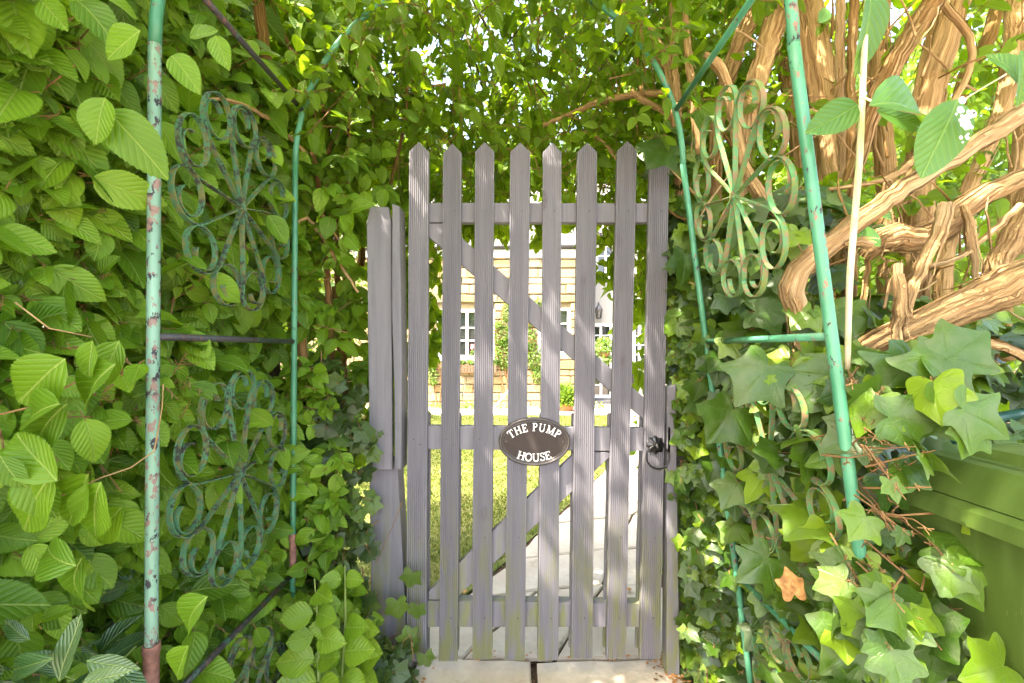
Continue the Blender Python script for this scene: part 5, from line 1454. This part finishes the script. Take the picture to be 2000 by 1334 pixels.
ivy_patch(LI, 130, f5, .06, 4, (-.2, -.95, .2), tone=(.3, .2))
def f6(n):
    z = rng.uniform(.85, 1.3, n); x = rng.uniform(.8, 1.6, n); y = rng.uniform(1.1, 1.4, n); return np.stack([x, y, z], 1)
ivy_patch(LI, 120, f6, .065, 4, (-.2, -.95, .2), tone=(.4, .25))
# large individual leaves, placed from the photograph: petiole px, tip px, depth
for (a1, b1, a2, b2, Y, tn_) in [(1553, 545, 1500, 705, .98, .55), (1690, 730, 1735, 905, .86, .5), (1780, 705, 1720, 780, .85, .4), (1848, 700, 1800, 790, .80, .62), (1850, 700, 1950, 640, .8, .55), (1735, 815, 1850, 830, .78, .6), (1735, 815, 1700, 890, .78, .6), (1760, 905, 1790, 945, .76, .72),
                                 (1540, 955, 1545, 1085, .92, .8), (1725, 990, 1690, 1075, .78, .7), (1795, 1105, 1925, 1165, .74, .72), (1735, 1155, 1690, 1240, .76, .8), (1590, 820, 1580, 890, .9, .5), (1430, 800, 1380, 870, 1.2, .45), (1525, 900, 1500, 990, .95, .4), (1630, 1110, 1560, 1200, .88, .4),
                                 (1690, 1235, 1610, 1330, .82, .6), (1500, 715, 1440, 790, 1.0, .35), (1640, 700, 1600, 780, .9, .4), (1900, 830, 1890, 900, .72, .75), (1880, 800, 1990, 860, .72, .7), (1350, 870, 1330, 940, 1.35, .4), (1500, 740, 1520, 745, .85, .82), (1680, 745, 1660, 770, .84, .82), (1660, 850, 1665, 900, .8, .82), (1740, 940, 1760, 985, .74, .82), (1690, 1010, 1660, 1060, .77, .82), (1760, 1050, 1790, 1090, .73, .82), (1400, 555, 1360, 620, 1.3, .3), (1300, 285, 1262, 330, 1.5, .3), (1340, 500, 1330, 560, 1.45, .3), (1960, 1300, 1880, 1334, .7, .8), (1500, 1090, 1440, 1140, 1.0, .35)]:
    near_leaf(LI, a1, b1, a2, b2, Y, Y-.02, tone=tn_*.8, nv=(random.uniform(-.35, .2), -1, random.uniform(.1, .6)))
tw.build('twig', M['twig'], ivy)['kind'] = 'stuff'
m = MB()
c = P(1552, 1160, .88)
V, T, U, Wv = ivy_leaf(3, .95)
tm = Vector((.1, -.9, .3))
R_ = tm.to_track_quat('Z', 'Y').to_matrix()
m.add([c+R_ @ Vector(v)*.05 for v in V], [tuple(int(i) for i in t) for t in T]); o = m.build('leaf', M['deadleaf'], ivy, label='single dead orange ivy leaf')

# small dark ivy on the left post
li, LD = plant('ivy_creeper', 'small dark ivy creeping up the foot of the left gate post', 'ivy', 'ivydark', (-.62, 1.58, 0), 300)
tw = MB()
def g1(n):
    z = rng.uniform(.02, 1.05, n); x = -.60+rng.normal(0, .05, n)+.12*np.clip(.5-z, 0, .5)*rng.random(n)*1.6+.02; y = 1.56+rng.uniform(-.05, .03, n); k = ~((x > -.50) & (z > .75)); return np.stack([x, y, z], 1)[k]
a = g1(105); sprigs(LD, a, np.tile([.1, -1., .1], (len(a), 1)), rng, 4, .040, .3, .05, .6, .9, .3, .35, (.4, .25), tw)
a = np.stack([rng.uniform(-.62, -.36, 60), rng.uniform(1.42, 1.60, 60), rng.uniform(.0, .16, 60)], 1); sprigs(LD, a, np.tile([.1, -.8, .5], (60, 1)), rng, 4, .042, .3, .05, .3, .7, .6, .4, (.4, .3), tw)
a = np.stack([rng.uniform(-.74, -.60, 40), rng.uniform(1.52, 1.66, 40), rng.uniform(.35, 1.1, 40)], 1); sprigs(LD, a, np.tile([.1, -1, .1], (40, 1)), rng, 4, .05, .3, .05, .5, .9, .3, .35, (.3, .25), tw)
for (a1, b1, a2, b2, tn_) in [(700, 800, 690, 790, .4), (718, 1175, 720, 1205, .85), (775, 1175, 780, 1205, .8), (805, 1120, 795, 1145, .7), (815, 1185, 812, 1205, .7), (830, 1280, 840, 1300, .7), (745, 850, 735, 830, .5)]:
    near_leaf(LD, a1, b1, a2, b2+12, 1.53, tone=tn_)
tw.build('twig', M['twig'], li)['kind'] = 'stuff'
m = MB(); q, _ = smooth_path([P(792, 1300, 1.5), P(782, 1270, 1.5), P(800, 1240, 1.5), P(808, 1290, 1.48)], .02); m.tube(q, .0015, 5)
q, _ = smooth_path([P(735, 1100, 1.55), P(770, 1020, 1.55), P(785, 980, 1.56)], .03); m.tube(q, .0012, 5); m.build('tendril', M['twig'], li)

# round-leaved shrub beside the post foot
rs, LR = plant('round_leaf_shrub', 'bright green round leaved young shoots at the foot of the hedge', 'shrub', 'round', (-.55, 1.3, 0), 300)
tw = MB()
for (px, y0, y1, Y) in [(622, 1330, 1130, 1.28), (668, 1320, 1105, 1.32), (695, 1350, 1210, 1.38)]:
    A_ = P(px, y0, Y); B_ = P(px+random.uniform(-12, 12), y1, Y); tw.tube([A_, (A_+B_)/2+Vector((.006, 0, 0)), B_], [.0035, .003, .002], 6)
    k = 0; s = 0.0
    while s < 1.0:
        c = A_+(B_-A_)*s
        for sg in (-1, 1):
            if random.random() < .12: continue
            d = np.array([[sg*random.uniform(.5, 1), -.35+random.uniform(-.3, .1), random.uniform(-.1, .35)]]); sz = (.092-.03*s)*random.uniform(.85, 1.15)
            LR.add(np.array([c])+d*.008, d, np.array([[random.uniform(-.2, .2), -.9, .6]]), np.array([sz]), np.array([random.uniform(.3, .9)]))
        s += .22
a = np.stack([rng.uniform(-.74, -.5, 40), rng.uniform(1.35, 1.6, 40), rng.uniform(.02, .4, 40)], 1); sprigs(LR, a, np.tile([.2, -.9, .3], (40, 1)), rng, 4, .05, .25, .06, .2, .8, .6, .35, (.4, .2), tw)
tw.build('stem', M['greentwig'], rs)['kind'] = 'stuff'
# laurel bottom left
la, LL = plant('laurel_bush', 'dark glossy laurel leaves low in the bottom left corner', 'shrub', 'laurel', (-.9, .75, 0), 300)
tw = MB()
a = np.stack([rng.uniform(-1.2, -.55, 150), rng.uniform(.72, 1.15, 150), rng.uniform(.2, .62, 150)], 1); a = a[(a[:, 0]/a[:, 1] < -.84) & ((1.15-a[:, 2])/a[:, 1] > .52)]
sprigs(LL, a, np.tile([.3, -.8, .4], (len(a), 1)), rng, 6, .085, .22, .07, .1, .5, .8, .45, (.45, .25), tw)
for t in [(118, 1330, 148, 1205, .62, .98), (105, 1285, 0, 1320, .6, .5), (170, 1290, 262, 1310, .62, .4), (60, 1250, 0, 1215, .62, .3), (160, 1334, 250, 1318, .55, .95)]: near_leaf(LL, *t[:4], t[4], tone=t[5], nv=(random.uniform(-.3, .3), -.9, .5))
tw.build('stem', M['greentwig'], la)['kind'] = 'stuff'

# pale young shoot with large leaves, right foreground
sh, LG = plant('honeysuckle_shoot', 'pale upright shoot with large smooth leaves in front of the orange stems', 'climbing plant', 'shoot', (.6, .8, .9), 60)
for pts in [[(1697, -40, .80, 10), (1688, 90, .80, 11), (1684, 200, .81, 11), (1678, 320, .82, 12), (1667, 450, .84, 12), (1659, 560, .87, 12), (1655, 720, .90, 10)], [(1684, 190, .80, 5), (1720, 205, .78, 4), (1800, 225, .74, 3)], [(1965, 145, .74, 3), (1890, 190, .74, 3), (1878, 205, .74, 3)]]:
    branch(pts, sh, 'palestem', .02, 12, 900, 0, .03)
for t in [(1695, 60-75, 1722, 118, .78), (1674, 205, 1580, 262, .80), (1696, 208, 1878, 182, .76), (1712, 215, 1815, 250, .82), (1868, 195, 1810, 340, .70), (1995, 165, 1950, 90, .70), (1990, 100, 2030, 190, .68), (1720, 480, 1660, 440, 1.1), (1690, 400, 1748, 430, 1.1), (1600, 45, 1625, 10, .95)]:
    near_leaf(LG, *t[:4], t[4], tone=random.uniform(.3, .8), nv=(random.uniform(-.3, .3), -1, random.uniform(.1, .5)))
# chalky bird dropping on the low leaf
m = MB(); rg = random.Random(4)
for k in range(26):
    c = P(1886+rg.gauss(0, 9), 240+rg.gauss(0, 22), .676); r = rg.uniform(.0015, .006); m.tube([c, c+Vector((0, -.0012, 0))], [r, r*.5], 7)
m.build('bird_dropping', M['dropping'], sh)
for i, (x, y, lab) in enumerate([(.93, .70, 'dry brown leaf lying on the green bin lid nearest the ivy'), (1.02, .82, 'dry brown leaf lying further back on the green bin lid')]):
    V, T, U, Wv = ovate(5, .3, .45, seed=i+9); m = MB(); m.add([(x+v[0]*.05+v[1]*.02*i, y+v[1]*.05, .974+abs(v[2])*.05) for v in V], [tuple(int(k) for k in t) for t in T]); o = m.build('fallen_leaf', M['deadleaf']); tag(o, lab, 'leaf', 'dry leaves on the bin lid')

# ================================================================== GARDEN TREES BEYOND
def garden_tree(name, label, x, y, h, r, n, size, seed, tone=(.6, .25), trunk=.12):
    t, L_ = plant(name, label, 'tree', 'garden', (x, y, gz(y)), 0, 'garden trees and hedges beyond the gate')
    g_ = np.random.default_rng(seed)
    q, r_ = smooth_path([(x, y, gz(y)-.05), (x+.05, y, h*.35), (x-.04, y, h*.75)], .4, [trunk, trunk*.8, trunk*.3]); m = MB(); m.tube(q, r_, 9, .1, seed); m.build('trunk', M['barkbrown'], t, smooth=True)
    for k in range(5):
        a = k*1.3+seed; m = MB(); m.tube([(x, y, h*.35), (x+math.cos(a)*r*.4, y+math.sin(a)*r*.4, h*.55), (x+math.cos(a)*r*.75, y+math.sin(a)*r*.75, h*.8)], [trunk*.5, trunk*.3, trunk*.1], 6); m.build('limb', M['barkbrown'], t)
    cl_ = 26
    for k in range(cl_):
        v = nrm(g_.normal(0, 1, 3)); c = np.array([x, y, h*.58])+v*np.array([r, r, h*.4])*g_.uniform(.3, .85)
        nn = n//cl_; vv = nrm(g_.normal(0, 1, (nn, 3))); rad = r*.45*g_.uniform(.6, 1.1)
        p = c+vv*rad*g_.uniform(.5, 1, (nn, 1))
        L_.add(p, vv*.5+g_.normal(0, .5, (nn, 3)), vv*.8+np.array([0, 0, .6])+g_.normal(0, .4, (nn, 3)), size*g_.uniform(.6, 1.3, nn), np.clip(g_.normal(tone[0], tone[1], nn), 0, 1))
garden_tree('garden_tree', 'sunlit leafy tree behind the cottage roof', -1.5, 21, 13, 5.5, 15000, .32, 1)
garden_tree('garden_tree', 'sunlit leafy tree behind the cream wing', 6, 22, 14, 5.5, 15000, .32, 2)
garden_tree('garden_tree', 'bushy tree at the left side of the lawn', -4.6, 8, 5.2, 2.3, 9000, .14, 3)
garden_tree('garden_tree', 'tall shrub on the left nearer the gate', -3.3, 4.6, 3.9, 1.5, 8000, .10, 4)
garden_tree('garden_tree', 'bushy tree on the right of the garden path', 4.6, 6.4, 4.9, 1.8, 9000, .12, 5)
garden_tree('garden_tree', 'tall shrub close behind the ivy on the right', 3.6, 4.0, 4.0, 1.5, 8000, .10, 6)
garden_tree('garden_tree', 'far tree left of the cottage', -9, 16, 10, 4.5, 9000, .26, 7)
garden_tree('garden_tree', 'far tree right of the cream wing', 12, 17, 10, 4.5, 9000, .26, 8)

# fallen leaves on the paving
for i, (px, py, lab) in enumerate([(1230, 1160, 'small red fallen leaf lying on the path beside the latch picket'), (905, 1165, 'brown fallen leaf lying at the lawn edge behind the gate'), (1312, 1315, 'orange fallen leaf lying at the right edge of the threshold slab')]):
    c = G(px, py); c.z += .006
    if py > 1290: c = P(px, py, 1.60); c.z = .010
    V, T, U, Wv = ovate(5, .3, .45, seed=i); m = MB(); m.add([(c.x+v[0]*.05, c.y+v[1]*.05, c.z+.008+v[2]*.03) for v in V], [tuple(int(k) for k in t) for t in T]); o = m.build('fallen_leaf', M['deadleaf']); tag(o, lab, 'leaf', 'fallen leaves on the paving')

# litter gathered in the corners of the threshold
lr = np.random.default_rng(8); m = MB()
for k in range(150):
    if k % 3: x, y = lr.normal(.56, .03), lr.uniform(1.45, 1.72)
    elif k % 2: x, y = lr.normal(-.37, .05), lr.uniform(1.45, 1.75)
    else: x, y = lr.uniform(-.4, .6), lr.uniform(1.66, 1.72)
    sz = lr.uniform(.008, .024); a_ = lr.uniform(0, 6.28); V, T, U, Wv = ovate(3, .3, .45, seed=k)
    m.add([(x+(v[0]*math.cos(a_)-v[1]*math.sin(a_))*sz, y+(v[0]*math.sin(a_)+v[1]*math.cos(a_))*sz, .010+abs(v[2])*sz) for v in V], [tuple(int(q) for q in t) for t in T])
o = m.build('leaf_litter', M['deadleaf']); tag(o, 'dry brown leaf litter in the corners of the threshold slabs', 'leaf litter', kind='stuff')

finish_plants()
